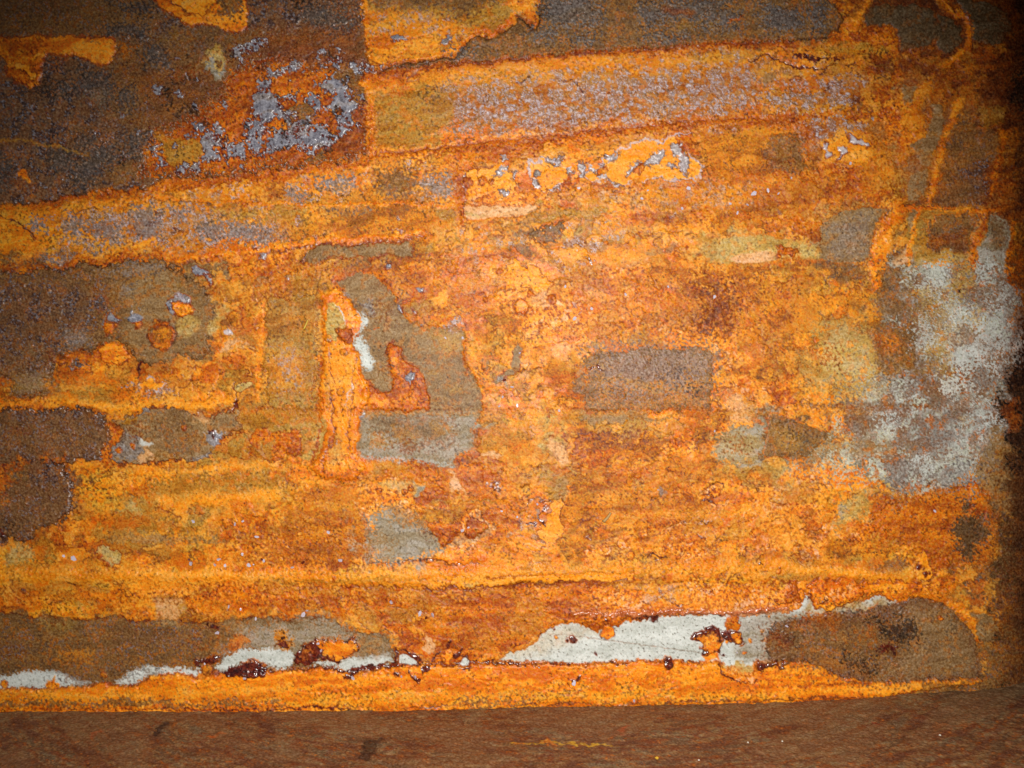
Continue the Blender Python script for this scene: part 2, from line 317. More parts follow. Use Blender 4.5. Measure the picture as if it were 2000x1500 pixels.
# orange chunks on the plate
OC = dict(h=1.4, warp=4, fine=2, rim=3, rimc='R', soft=1.5, halo=5)
put('o', [(-460,73),(210,73),(226,80),(226,110),(215,125),(200,127),(180,118),(150,107),(100,106),(88,115),(86,135),(82,160),(68,175),(50,165),(30,158),(20,150),(15,120),(0,110),(-460,110)], 'crust_slab', 'orange crust slab with a hanging lobe at the left edge', **OC)
put('d', [(0,76),(90,78),(85,104),(60,112),(84,118),(78,160),(66,170),(25,150),(18,115),(0,108)], soft=5, speck=8, a=.75)
put('O', [(32,125),(60,132),(72,145),(68,158),(55,150),(35,140)], soft=2, rim=2)
put('O', [(150,88),(205,92),(210,105),(195,112),(165,100)], soft=4, speck=5, a=.8)
put('o', [(300,-60),(303,0),(320,18),(345,28),(360,48),(380,54),(400,48),(420,52),(440,60),(460,63),(481,60),(484,30),(484,-60)], 'crust_slab', 'orange crust slab hanging from the top edge, brown inside on the right', **OC)
put('b', [(425,-60),(424,12),(430,34),(455,44),(474,30),(474,-60)], soft=4, speck=6)
put('O', [(336,-60),(336,8),(355,22),(372,30),(385,38),(398,25),(420,12),(422,-60)], soft=1.5, rim=2.5)
vein('D', [(334,0),(336,10),(352,17),(372,28)], 3, h=-.8)
put('m', [(708,-300),(710,0),(714,60),(718,105),(740,125),(770,132),(800,118),(880,110),(905,85),(930,62),(960,72),(985,55),(1005,30),(1015,32),(1030,45),(1045,55),(1055,40),(1052,0),(1052,-300)], 'crust_slab', 'yellow orange crust slab with a pointed bottom below the top edge', h=1.6, warp=4, fine=2, rim=3, rimc='D', soft=1.5, halo=6)
put('o', [(712,20),(780,15),(960,60),(950,66),(925,58),(895,82),(870,104),(800,112),(770,128),(742,120),(722,100),(716,50)], soft=6, speck=10, a=.9)
put('f', [(725,30),(800,25),(870,32),(915,55),(895,85),(840,80),(780,72),(725,68)], soft=6, speck=10, a=.9)
put('b', [(722,-300),(724,10),(770,18),(850,22),(900,35),(960,30),(985,40),(965,64),(945,55),(900,38),(985,-10),(985,-300)], soft=8, speck=8, a=.95)
put('m', [(905,32),(960,25),(985,45),(962,66),(930,55)], soft=4)
put('o', [(985,-300),(985,10),(1000,22),(1015,26),(1030,40),(1043,50),(1050,36),(1046,-300)], soft=3, speck=5)
vein('d', [(722,76),(760,72),(800,78),(850,76)], 3, soft=2, h=-.4); vein('o', [(712,0),(716,60),(722,104),(742,122),(768,128),(800,114),(870,106),(896,90),(930,60),(950,64),(962,70),(985,52),(1006,30)], 7, soft=2, h=.6)
vein('D', [(722,100),(770,112),(800,105),(870,96),(900,70)], 1.6, soft=1, a=.7); put('B', [(765,72),(790,70),(792,82),(770,83)], 'scale_flake', None, h=.8, soft=1.5, rim=1.5)
put('B', [(868,72),(880,74),(878,88),(866,84)], 'scale_flake', None, h=.8, soft=1.5, rim=1.5)
# dark strip along the top
put('b', [(740,142),(850,124),(950,118),(1000,119),(1080,108),(1190,97),(1290,94),(1370,88),(1440,81),(1500,80),(1545,82),(1600,74),(1635,60),(1650,40),(1630,15),(1600,-10),(1600,-380),(1056,-380),(1058,40),(1046,60),(1028,52),(1014,38),(990,60),(960,78),(930,70),(905,95),(885,114),(800,124)],
    'scale_plate', 'long dark brown plate along the top edge, right of the orange slabs', h=2.6, warp=4, halo=22, rim=3, rimc='k')
for P in ([(1060,0),(1150,-10),(1180,30),(1165,50),(1080,50),(1062,30)],[(1240,15),(1290,5),(1300,40),(1260,50)],[(1255,62),(1300,68),(1345,60),(1340,78),(1290,84),(1260,76)],[(1290,0),(1420,0),(1410,30),(1360,40),(1300,40)],[(1370,20),(1450,25),(1445,45),(1420,58),(1370,52)],[(1480,10),(1560,20),(1565,62),(1500,60)],[(1580,10),(1615,10),(1610,55),(1585,58)],[(1040,62),(1085,60),(1080,78),(1045,76)],[(1110,70),(1160,72),(1155,85),(1118,82)],[(890,95),(920,100),(905,120),(880,118)]):
    put('s', P, soft=6, speck=8, a=.9); put('k', P, soft=4, speck=14, a=.85, h=1., warp=10); put('G', P, soft=1.5, speck=18, a=.55, warp=8)
vein('r', [(1300,20),(1345,25)], 14, soft=6, a=.7); vein('d', [(1425,45),(1445,38),(1452,30)], [5,5,2], soft=2)
vein('s', [(760,140),(900,122),(985,118)], 10, soft=5, speck=5, a=.7)
# upper right plates and veins
put('r', [(1640,-380),(1640,0),(1660,40),(1650,62),(1755,60),(1755,420),(2100,420),(2100,-380)], soft=20, speck=20, a=.55)
for P, nm in (([(1685,45),(1700,18),(1740,8),(1790,10),(1825,24),(1838,45),(1840,70),(1825,85),(1805,92),(1790,94),(1770,98),(1756,95),(1754,62),(1740,50),(1700,48)],'dark grey plate shaped like a boot near the upper right corner'),
              ([(1830,24),(1858,34),(1876,55),(1880,80),(1860,100),(1838,100),(1830,80),(1842,60)],None),
              ([(1870,-40),(1900,2),(1940,5),(1965,25),(1975,50),(1960,82),(1945,88),(1920,84),(1902,80),(1898,50),(1880,25),(1862,0)],'dark rounded plate in the upper right corner')):
    put('k', P, 'scale_plate', nm, h=1.5, warp=4, soft=2, halo=8, haloc='r'); put('g', P, soft=3, a=.38, warp=4)
put('o', [(1756,220),(1785,185),(1800,160),(1820,150),(1810,190),(1790,225),(1812,235),(1815,262),(1800,285),(1775,300),(1756,330)], soft=8, speck=8, a=.8, h=.6)
for P in ([(1763,168),(1795,168),(1778,198),(1764,208)],[(1822,204),(1840,208),(1842,240),(1836,270),(1822,300),(1815,325),(1798,322),(1785,295),(1775,288),(1795,272),(1812,265),(1818,240)],[(1785,335),(1812,330),(1808,370),(1795,392),(1776,388),(1770,365)]):
    put('g', P, 'bare_plate', None, h=.8, warp=3, soft=1.5)
put('b', [(1855,225),(1890,220),(1905,250),(1955,262),(1955,300),(1930,330),(1850,335),(1845,290)], soft=8, speck=5, a=.9)
put('s', [(1880,330),(1935,310),(1925,370),(1910,400),(1880,398)], soft=10, speck=8)
put('b', [(1825,345),(1880,320),(1900,395),(1840,402)], soft=12, speck=6, a=.8)
put('m', [(1905,205),(1960,205),(1965,240),(1950,250),(1915,240)], soft=6, speck=5, a=.7)
vein('o', [(1692,-20),(1688,20),(1668,50),(1652,75)], [10,12,16,20], soft=4, speck=4, h=.8)
vein('o', [(1830,-10),(1860,18),(1892,42),(1896,60),(1890,90),(1868,112),(1840,130)], [8,9,10,11,12,13,8], soft=3, speck=3, h=.8)
vein('D', [(1848,4),(1880,28),(1898,45),(1898,90),(1896,110)], 2.4, soft=1.2)
vein('o', [(1872,200),(1862,235),(1842,270),(1832,310),(1828,350),(1812,395)], [16,18,12,12,12,10], soft=4, speck=4, h=.7)
vein('d', [(1958,255),(1955,300),(1945,345),(1935,385)], [10,11,10,8], soft=3); vein('d', [(1985,250),(1980,330)], 5, soft=2)
vein('d', [(1700,60),(1740,62),(1748,75),(1750,105),(1752,180),(1755,290)], [14,14,10,6,4,3], soft=3, speck=3); vein('D', [(1752,70),(1753,98),(1775,101),(1800,96)], 2.5, soft=1.5)
put('d', [(1660,60),(1740,56),(1745,80),(1700,82),(1665,72)], 'crust_slab', None, soft=2, h=.8, rim=2)
put('m', [(1590,92),(1690,82),(1735,92),(1730,104),(1640,100),(1590,104)], soft=5, a=.8)
put('y', [(1500,100),(1600,96),(1730,92),(1745,110),(1640,112),(1500,108)], soft=6, speck=6, a=.6)
put('D', [(1545,100),(1590,108),(1640,118),(1635,122),(1580,118),(1546,108)], soft=2, speck=4); put('D', [(1690,105),(1740,112),(1745,150),(1715,148),(1700,125)], soft=5, speck=8, a=.6)
vein('D', [(1424,117),(1465,116),(1495,106),(1520,118),(1560,130),(1590,134),(1635,128)], [1.5,2.5,4,4,5,4,2], h=-1.2, soft=1.2)
vein('D', [(1090,158),(1116,158),(1130,170),(1140,190),(1142,205)], [1.5,2,3,3,1.5], h=-.8, soft=1); vein('D', [(1610,176),(1622,164),(1650,155)], 2.4, h=-.7, soft=1)
vein('D', [(1000,155),(1012,162),(1040,148)], 2.2, soft=1); vein('D', [(940,200),(955,175),(955,165)], 2, soft=1); vein('D', [(1174,185),(1205,172)], 2, soft=1)
put('g', [(1495,145),(1505,138),(1514,150),(1512,168),(1500,170),(1494,158)], soft=3, a=.8)
# edges of the slanted bands
EDG = [(712,152),(900,127),(1080,113),(1190,102),(1300,99),(1440,86),(1545,88)]
vein('d', EDG, [12]*7, soft=6, speck=6, a=.9)
for P, wv in (([(724,306),(800,298),(880,286),(980,276),(1080,270),(1180,256),(1300,240),(1400,232),(1500,232),(1600,226),(1750,222)], [10,8,9,12,14,12,10,8,8,8,8]),):
    vein('d', P, [v*1.3 for v in wv], soft=5, speck=5, a=.85, h=-.8); vein('D', P, 2.2, soft=1.4, a=.55, warp=7)
vein('O', [(735,298),(800,292),(860,286)], 9, soft=3, a=.6)
put('O', [(778,305),(800,298),(860,293),(862,300),(840,306),(815,315),(795,313),(780,310)], 'rust_film', None, soft=1.2, rim=2, h=.5)
vein('o', [(716,155),(722,210),(724,260),(728,300)], 9, soft=4, speck=4, h=.6); vein('D', [(720,200),(727,302)], 2, soft=1.5, a=.7)
vein('d', [(1750,222),(1600,228),(1480,238),(1380,240),(1250,252),(1120,268),(1000,280),(880,292),(730,306)], 16, soft=5, speck=6, a=.8)
vein('R', [(730,302),(800,296),(880,284),(1000,272),(1100,262),(1250,246),(1380,235),(1500,232)], 3, soft=1.4, a=.8, h=-.8, warp=4)
vein('R', [(740,150),(900,124),(1080,111),(1300,97),(1440,84),(1545,85)], 4, soft=2, a=.8, warp=4)
vein('O', [(760,170),(900,142),(1080,124),(1250,112)], [6,10,10,6], soft=5, speck=5, a=.6, warp=4)
put('d', [(1050,250),(1500,240),(1750,230),(1750,400),(1500,420),(1300,380),(1200,360),(1380,350),(1380,260)], soft=20, speck=24, a=.5)
put('r', [(1760,100),(2030,100),(2030,400),(1770,400)], soft=20, speck=18, a=.15)
# band E, right of the centre box
put('d', [(880,290),(1000,275),(1060,290),(1050,300),(930,320),(905,345),(900,400),(900,435),(885,430),(885,350)], soft=6, speck=6, a=.8)
put('O', [(905,345),(940,330),(985,322),(1008,345),(1010,372),(950,385),(912,388)], 'rust_film', 'smooth orange panel with three red rings beside the short vertical seam', soft=2, rim=2, h=.5)
put('p', [(898,362),(915,368),(930,372),(990,375),(1030,372),(1080,372),(1085,386),(1060,396),(940,400),(905,396)], soft=8, speck=12, a=.7)
put('O', [(1030,318),(1060,312),(1100,322),(1112,335),(1106,352),(1085,365),(1065,378),(1055,368),(1048,350),(1036,335)], 'rust_film', 'smooth light orange pool rimmed with lilac scale', soft=1.5, rim=3, rimc='L', h=-.5)
put('O', [(1142,340),(1160,325),(1190,310),(1215,290),(1260,278),(1300,275),(1345,262),(1340,285),(1360,310),(1375,330),(1370,348),(1320,345),(1270,352),(1210,358),(1180,355),(1150,352)], 'rust_film', 'long smooth orange pool with lilac scale islands', soft=1.5, rim=3, rimc='L', h=-.5)
for P in ([(1225,345),(1235,330),(1238,318),(1250,316),(1245,328),(1230,345),(1222,350)],[(1260,310),(1275,298),(1298,290),(1300,300),(1285,318),(1265,325),(1258,320)],[(1303,318),(1318,314),(1322,322),(1308,328)],[(1310,285),(1330,282),(1340,298),(1345,320),(1340,345),(1332,335),(1325,310),(1310,300)],[(1166,340),(1180,338),(1188,352),(1175,352)],[(1068,310),(1082,312),(1100,308),(1095,322),(1075,322)],[(1180,308),(1195,302),(1210,296),(1205,310),(1190,316)],[(1108,330),(1116,326),(1118,340),(1110,342)],[(1128,318),(1142,320),(1142,348),(1134,345)],[(1150,318),(1165,328),(1178,320),(1168,335),(1152,330)],[(1038,345),(1048,348),(1056,372),(1048,368)],[(1070,372),(1088,366),(1094,372),(1075,382)],[(1190,352),(1215,360),(1200,366)],[(975,302),(985,298),(990,310),(980,318)],[(960,345),(975,330),(990,325),(992,332),(975,342)],[(975,372),(990,370),(992,380),(980,382)],[(1002,330),(1012,340),(1005,350)]):
    put('L', P, 'scale_flake', None, h=1.2, soft=1., warp=4, fine=3, rim=1.8, rimc='D'); put('G', P, soft=1, speck=5, a=.5, warp=4)
for P in ([(1170,325),(1180,322),(1182,338),(1172,338)],[(1245,322),(1252,322),(1254,340),(1244,342)],[(1325,270),(1345,262),(1348,300),(1330,300)],[(1095,355),(1112,345),(1110,362),(1095,372)]):
    put('d', P, 'rust_blister', None, h=1, soft=1.2, rim=1.6)
put('P', [(905,404),(930,401),(1040,402),(1052,404),(1040,416),(990,424),(912,432),(908,420)], 'bare_primer', 'pale pink strip beside the short vertical seam', soft=2, rim=2.5, rimc='d', warp=3)
vein('l', [(915,420),(945,418)], [8,6], soft=4, a=.8)
vein('d', [(898,300),(896,340),(902,360),(900,400),(906,420),(905,440)], [12,10,12,12,10,12], soft=3, h=.8, speck=2); vein('D', [(904,340),(906,400),(909,430)], 2, soft=1)
put('f', [(1120,370),(1200,365),(1400,350),(1500,360),(1500,390),(1350,410),(1250,408),(1130,398)], soft=14, speck=16, a=.6)
put('b', [(1500,270),(1568,265),(1572,280),(1574,330),(1500,335),(1490,300)], 'scale_patch', 'square brown patch between orange crust and lilac specks', soft=4, speck=5, a=.85, h=.8)
vein('d', [(1572,262),(1578,290),(1576,320)], 4, soft=1.5)
put('n', [(1360,255),(1500,245),(1500,330),(1400,345),(1370,320)], soft=12, speck=12, a=.7)
put('O', [(1600,275),(1640,255),(1690,265),(1700,300),(1690,315),(1640,318),(1605,310)], soft=4, speck=5, a=.9)
put('F', [(1590,240),(1640,222),(1660,245),(1700,225),(1705,240),(1665,262),(1640,250),(1610,270),(1590,262)], soft=2.5, speck=6, warp=12)
for P in ([(1605,290),(1612,275),(1620,278),(1612,295),(1625,302),(1618,308)],[(1638,282),(1650,282),(1655,300),(1645,310),(1640,300)],[(1655,262),(1680,272),(1695,285),(1690,292),(1675,280),(1658,272)],[(1632,315),(1640,300),(1648,305)],[(1592,255),(1602,254),(1600,266),(1594,264)]):
    put('L', P, 'scale_flake', None, h=1.2, soft=1., rim=2.2, warp=5)
# band F, left
put('d', [(-460,445),(0,404),(60,398),(120,388),(160,379),(280,368),(330,352),(420,345),(560,334),(720,308),(730,318),(560,350),(420,362),(300,372),(200,388),(100,402),(0,415),(-460,460)], soft=4, speck=4, h=-.8)
put('y', [(-460,460),(0,412),(100,405),(200,392),(280,392),(320,400),(310,420),(200,410),(140,430),(120,480),(0,500),(-460,520)], soft=8, speck=8, a=.7)
put('f', [(110,410),(200,400),(280,395),(400,385),(520,400),(560,440),(520,470),(400,480),(280,485),(200,480),(120,480)], soft=10, speck=14, a=.85, h=.3)
put('F', [(110,430),(200,410),(300,402),(400,405),(520,425),(570,455),(520,474),(400,482),(280,478),(180,470),(115,458)], soft=5, speck=18, a=.75, warp=12)
for P in ([(130,425),(160,430),(170,455),(140,462)],[(170,440),(200,430),(235,445),(230,470),(190,465),(175,455)],[(260,410),(300,405),(320,430),(310,470),(270,462),(262,440)],[(340,415),(362,412),(365,432),(345,430)],[(395,430),(430,425),(440,450),(410,470),(385,455)],[(440,435),(500,440),(520,460),(470,475),(435,465)],[(60,430),(85,425),(88,450),(62,448)],[(500,440),(560,450),(570,470),(500,480)],[(180,485),(215,490),(212,500),(182,496)],[(80,500),(140,505),(135,515),(90,515)],[(560,370),(600,375),(600,392),(565,390)],[(610,350),(690,345),(700,365),(640,375),(620,365)],[(820,350),(880,340),(875,390),(830,385)],[(800,380),(850,375),(850,400),(810,398)]):
    put('F', P, soft=4, speck=9, warp=8); put('G', P, soft=2, speck=12, a=.7, warp=8, h=.5)
put('n', [(620,395),(700,380),(780,370),(850,390),(850,425),(830,450),(720,462),(600,470),(540,455),(640,430),(640,410)], soft=16, speck=16, a=.9)
put('b', [(730,335),(800,330),(820,355),(800,390),(760,395),(735,370)], soft=12, speck=14, a=.9)
put('b', [(630,405),(720,400),(725,415),(640,420)], soft=6, speck=8, a=.8)
put('m', [(505,415),(560,400),(610,402),(600,435),(560,430),(505,430)], soft=6, speck=5, a=.8)
put('m', [(848,408),(884,402),(885,432),(870,428),(850,420)], 'rust_film', None, soft=2, h=.5)
put('m', [(400,400),(490,402),(505,412),(480,430),(440,425)], soft=5, a=.7)
vein('o', [(270,386),(330,384),(400,398),(500,397),(640,400),(760,398),(885,402)], 5, soft=2, h=.8, speck=2); vein('D', [(270,394),(330,390),(385,398),(410,402),(500,398)], [1,3,2,3,1], soft=1, a=.7)
vein('F', [(270,390),(282,374),(292,374),(300,386)], 3, soft=1.5); vein('D', [(0,425),(35,430),(60,450),(66,465)], [3,4,4,2], h=-.6, soft=1.2); vein('D', [(150,412),(190,405)], 3, soft=1.2); vein('k', [(66,403),(85,416)], 1.6, soft=1)
vein('O', [(250,470),(262,484),(280,486),(300,470)], 9, soft=3); vein('d', [(248,475),(262,488),(284,488),(302,472)], 2, soft=1)
vein('O', [(170,510),(225,488),(250,480)], 8, soft=3, a=.6)
vein('d', [(-460,545),(0,521),(40,528),(130,522),(165,504),(198,520),(226,500),(290,506),(312,498),(345,512),(420,500),(520,492),(640,478),(780,466),(832,458)], [14]*7+[12,10,8,7,6,7,9,12], soft=3, speck=3, h=.6)
vein('o', [(345,508),(420,494),(520,486),(640,470),(760,462),(820,455)], [8,10,10,9,8,10], soft=3, h=1.); vein('D', [(520,494),(640,480),(740,475),(832,462)], 2.5, soft=1.5, a=.7)
vein('R', [(0,526),(40,532),(130,527),(165,509),(198,525),(226,506),(290,511),(312,503),(345,518),(420,506)], 3, soft=1.5, a=.8, warp=4, h=-.6)
# mid left plate
put('b', [(-460,560),(0,528),(50,531),(140,526),(165,510),(200,528),(225,509),(290,513),(308,504),(330,520),(350,530),(370,545),(395,560),(410,580),(415,600),(422,620),(415,645),(408,672),(395,692),(380,698),(350,694),(320,700),(295,712),(270,705),(258,690),(245,668),(220,664),(200,668),(185,682),(172,690),(160,680),(135,690),(110,700),(105,720),(90,740),(92,770),(85,780),(75,765),(45,775),(30,765),(25,735),(-460,730)],
    'scale_plate', 'grey brown plate at mid left with five round blisters', h=2.4, warp=5.5, fine=4.2, halo=22, rim=3, rimc='k')
put('s', [(-460,560),(120,535),(200,560),(190,640),(150,680),(105,705),(80,765),(35,760),(20,735),(-460,730)], soft=30, speck=20, a=.85)
put('g', [(290,520),(330,530),(395,570),(415,620),(405,670),(380,695),(300,705),(265,690),(240,640),(250,560)], soft=20, speck=6, a=.85)
put('s', [(60,570),(200,580),(170,700),(90,710),(40,650)], soft=20, speck=20, a=.5)
for P in ([(120,640),(175,650),(180,675),(130,685)],[(30,740),(90,720),(90,770),(45,775)],[(190,535),(280,512),(320,520),(300,535),(230,535)],[(230,555),(265,560),(260,575),(235,570)]):
    put('G', P, soft=3, speck=12, a=.7)
put('l', [(345,640),(372,612),(392,625),(385,650),(370,660),(352,650)], soft=7, a=.8); put('l', [(410,625),(432,615),(428,640),(412,655)], soft=4, a=.8)
vein('k', [(318,522),(302,540),(296,560),(294,590)], 1.6, soft=1, a=.8, warp=2)
spot(318,655,26,'b','D',h=.8); spot(318,657,20,'n',h=-.4,part=None); vein('o', [(306,668),(318,678),(330,668)], 8, soft=5, a=.8); vein('d', [(296,640),(305,630),(322,630),(338,642),(342,660),(332,678),(316,682),(300,668),(294,650)], 5, soft=1.5, h=1)
put('B', [(338,585),(345,575),(362,573),(374,582),(374,596),(360,592),(345,600),(340,620),(328,605),(326,592)], 'scale_flake', 'pale grey scale cap above an orange blister on the mid left plate', h=1.5, soft=1.2, rim=2, warp=2); put('L', [(345,578),(362,575),(372,584),(358,590),(345,588)], soft=2, a=.7)
put('o', [(336,593),(350,592),(372,592),(379,602),(374,614),(355,620),(342,612)], 'rust_blister', 'bright orange blister under a pale grey cap', h=2, soft=1.2, rim=2.5, warp=2, rel=1.5)
put('B', [(208,618),(218,612),(232,616),(234,632),(220,632)], 'scale_flake', None, h=1.2, soft=1.2, rim=1.5); put('d', [(203,624),(212,634),(226,638),(218,652),(208,654),(204,640)], 'rust_blister', None, h=.7, soft=1.5, rim=2)
put('B', [(248,618),(262,604),(276,610),(284,628),(265,632),(250,628)], 'scale_flake', None, h=1.2, soft=2, speck=3); put('d', [(256,632),(284,630),(280,644),(268,648)], 'rust_blister', None, h=1, soft=1.2, rim=2)
spot(198,592,14,'s',h=.3,ra=.3)
for P in ([(374,522),(385,518),(392,526),(408,528),(404,540),(385,538),(376,532)],[(400,536),(410,538),(415,552),(410,556)],[(508,495),(520,492),(518,506),(508,508)],[(556,540),(566,536),(565,548),(558,550)]):
    put('B', P, 'scale_flake', None, h=1.6, soft=1, rim=2, warp=2)
put('d', [(110,712),(130,682),(170,692),(188,684),(205,668),(240,668),(254,690),(262,706),(240,716),(180,712),(130,725)], soft=4, speck=5, a=.9); put('o', [(190,690),(206,670),(238,672),(250,700),(230,714),(200,706)], 'rust_blister', None, soft=2, rim=2, h=1)
put('s', [(135,705),(160,700),(172,712),(145,716)], soft=3, speck=4); spot(141,720,4,'G'); vein('D', [(276,712),(272,726),(268,736)], [8,7,3], soft=2)
vein('l', [(435,640),(450,655),(470,650)], [10,14,8], soft=6, speck=6, a=.5); put('P', [(432,680),(445,668),(470,662),(488,668),(470,672),(448,682),(436,686)], 'rust_film', None, soft=2, speck=3)
spot(440,642,10,'n',ry=18); spot(458,622,14,'n'); vein('L', [(442,648),(448,652)], 6, soft=2)
# H region
put('m', [(25,720),(150,745),(250,740),(330,745),(330,760),(200,775),(90,780),(0,770)], soft=14, speck=14, a=.4)
vein('O', [(120,785),(200,795),(260,800),(320,792),(400,790),(452,780)], [10,16,18,16,20,14], soft=6, h=1.2, a=.9)
vein('o', [(0,790),(120,790)], 14, soft=6, a=.7)
put('F', [(240,755),(262,745),(330,745),(325,760),(345,770),(300,772),(262,764)], soft=3, speck=6, a=.8); put('O', [(266,746),(300,742),(322,750),(310,760),(270,758)], soft=2, rim=2, rimc='L')
vein('D', [(462,745),(458,775),(462,795),(446,808),(410,815),(380,808)], [3,4,6,4,3,3], soft=1.2, h=-.8)
put('l', [(462,756),(478,745),(488,752),(478,764),(464,768)], 'rust_film', None, soft=1.5, rim=1.5, h=.8)
# I plates
put('s', [(-460,800),(60,802),(130,799),(142,794),(158,798),(180,805),(200,812),(212,828),(215,845),(206,875),(192,893),(160,900),(140,905),(60,906),(-460,908)], 'scale_plate', 'purple brown plate with a rounded right end at the left edge', h=2.4, warp=5.5, fine=4.2, halo=18, rim=2.5, rimc='k')
put('b', [(-460,810),(200,815),(208,850),(190,890),(-460,900)], soft=12, speck=12, a=.45)
put('s', [(-460,905),(122,904),(128,925),(138,955),(143,988),(130,1005),(118,1018),(95,1028),(72,1032),(64,1050),(40,1058),(10,1046),(-460,1035)], 'scale_plate', 'purple brown plate with a pointed lower right corner at the left edge', h=2.2, warp=5.5, fine=4.2, halo=20, rim=3, rimc='k')
put('b', [(-460,925),(125,935),(140,990),(110,1018),(60,1048),(-460,1035)], soft=12, speck=12, a=.4)
put('d', [(0,908),(55,906),(40,940),(20,955),(5,980),(-60,980),(-60,910)], soft=5, speck=7, a=.85); vein('D', [(12,910),(14,935)], 5, soft=4)
put('b', [(20,918),(55,910),(58,935),(30,940)], soft=4, speck=3); vein('D', [(0,1030),(4,1048)], 6, soft=3)
# J plate
put('g', [(222,822),(240,816),(272,812),(276,800),(300,797),(340,800),(368,802),(384,815),(410,812),(450,806),(468,800),(468,838),(445,850),(434,862),(418,872),(413,890),(385,893),(360,898),(330,897),(300,903),(270,905),(240,904),(220,900),(210,890),(216,874),(238,856),(240,840),(226,832)], 'bare_plate', 'greige plate with grey lilac lower left corner and one red dot', h=2.2, warp=5.5, fine=4.2, halo=14, rim=3, rimc='D')
put('G', [(240,842),(272,850),(282,866),(280,885),(262,898),(222,900),(212,888),(218,874),(236,862)], 'scale_patch', 'grey lilac corner with orange dots', soft=3, speck=3, h=.5)
put('B', [(400,842),(440,846),(440,860),(420,870),(410,862)], 'scale_flake', None, soft=1.2, h=.7); put('G', [(276,800),(296,798),(300,806),(276,812)], soft=2); vein('G', [(380,895),(410,888)], 7, soft=2)
put('b', [(300,810),(370,806),(380,830),(390,860),(370,885),(320,880),(300,840)], soft=14, speck=8, a=.7)
put('P', [(262,898),(280,888),(295,868),(290,880),(305,895),(270,902)], soft=2, a=.8); vein('W', [(278,858),(284,870),(298,868)], [4,8,4], soft=2, a=.8); put('P', [(380,812),(412,812),(400,832),(388,825)], soft=4, a=.8); put('m', [(232,822),(275,815),(272,826),(240,828)], soft=3)
for x, y, r in ((235,880,6),(263,871,5),(219,890,4),(360,835,6)): spot(x, y, r, 'd', part='rust_blister')
vein('D', [(414,842),(418,852)], 5, soft=1.5)
put('d', [(215,825),(235,840),(232,858),(212,872),(205,890),(200,892),(212,870),(216,845)], soft=3, speck=3)
put('m', [(440,880),(446,862),(458,856),(470,850),(490,856),(506,868),(516,892),(480,893),(452,890)], 'rust_film', None, soft=2, rim=2, h=.6)
put('m', [(470,800),(500,800),(510,840),(480,842),(468,830)], soft=4, a=.8)
# yellow area below J
put('m', [(285,940),(360,935),(460,930),(520,920),(545,935),(540,960),(440,960),(300,975),(290,960)], 'rust_film', 'faint olive panel inside yellow orange crust at the left', soft=6, speck=8, a=.85, h=.4)
vein('O', [(268,925),(330,925),(430,915),(540,905)], [8,12,12,10], soft=5, a=.8, h=.8); vein('O', [(350,985),(440,972),(540,965)], 16, soft=6, a=.8, h=.6)
vein('d', [(265,922),(264,960),(268,990)], 3, soft=1.5, a=.9); vein('d', [(240,945),(245,965),(256,972)], 3, soft=1.5)
vein('d', [(285,940),(290,985)], [9,9], soft=3, a=.8); put('l', [(225,1002),(258,978),(268,995),(285,1010),(270,1012),(245,1002)], soft=2, speck=3, a=.9)
vein('d', [(180,1030),(225,1000),(245,1002),(290,1022)], 2.5, soft=1.5, a=.8)
put('g', [(205,1045),(300,1042),(370,1050),(445,1048),(450,1056),(380,1062),(300,1058),(215,1056)], soft=4, speck=4, a=.7); put('m', [(345,1030),(380,1020),(388,1050),(350,1048)], soft=4, a=.8)
put('l', [(185,1080),(195,1070),(225,1072),(236,1088),(232,1102),(218,1105),(196,1095)], 'bare_plate', 'small pale lime patch with two rust rings', soft=1.5, rim=2.5, h=-.6); spot(196,1087,5,'d'); spot(209,1102,5,'d')
put('l', [(12,1075),(40,1062),(60,1080),(62,1096),(40,1104),(15,1098)], soft=5, speck=5, a=.8)
put('D', [(134,1140),(142,1126),(150,1136),(152,1142)], soft=1.5); spot(44,1155,4,'s')
put('r', [(470,1090),(620,1050),(720,1080),(710,1098),(560,1106),(480,1104)], soft=16, speck=16, a=.45)
# central left panels
put('m', [(522,590),(540,580),(600,582),(622,572),(620,650),(622,720),(612,800),(560,800),(520,790),(516,700),(520,640)], 'scale_patch', 'tall olive panel left of the yellow upright ridge', soft=4, speck=4, h=1.2, rim=2)
put('g', [(525,590),(600,584),(618,600),(612,720),(600,790),(530,780),(522,680)], soft=14, speck=20, a=.5)
put('n', [(525,610),(615,600),(612,650),(580,660),(530,650)], soft=14, speck=14, a=.5); put('f', [(520,680),(560,670),(600,700),(600,760),(530,770)], soft=10, speck=12, a=.7)
vein('o', [(512,590),(510,640),(508,700),(500,780)], [10,12,10,8], soft=4, a=.9)
put('m', [(500,800),(600,795),(620,810),(590,900),(585,845),(500,838)], soft=5, speck=4, a=.9)
put('d', [(490,842),(530,840),(585,845),(582,892),(540,893),(495,895)], 'crust_slab', 'square deep orange block with a brown core', soft=2, h=.7, rim=2); put('m', [(500,860),(535,865),(530,892),(498,892)], soft=5, speck=4, a=.8)
vein('d', [(536,850),(540,890)], 4, soft=2)
put('g', [(595,500),(620,482),(650,478),(720,478),(800,472),(808,485),(800,500),(760,496),(720,500),(680,505),(640,500),(620,515),(604,515)], 'bare_plate', 'narrow greige sliver below the slanted band', h=1.2, soft=2, rim=2, warp=4)
put('m', [(822,475),(845,470),(842,500),(828,502)], soft=4); put('g', [(500,540),(530,538),(540,545),(528,558),(505,560)], 'bare_plate', None, soft=2, rim=2, h=.5)
put('d', [(500,500),(600,510),(605,540),(560,560),(540,575),(500,570)], soft=16, speck=14, a=.5)
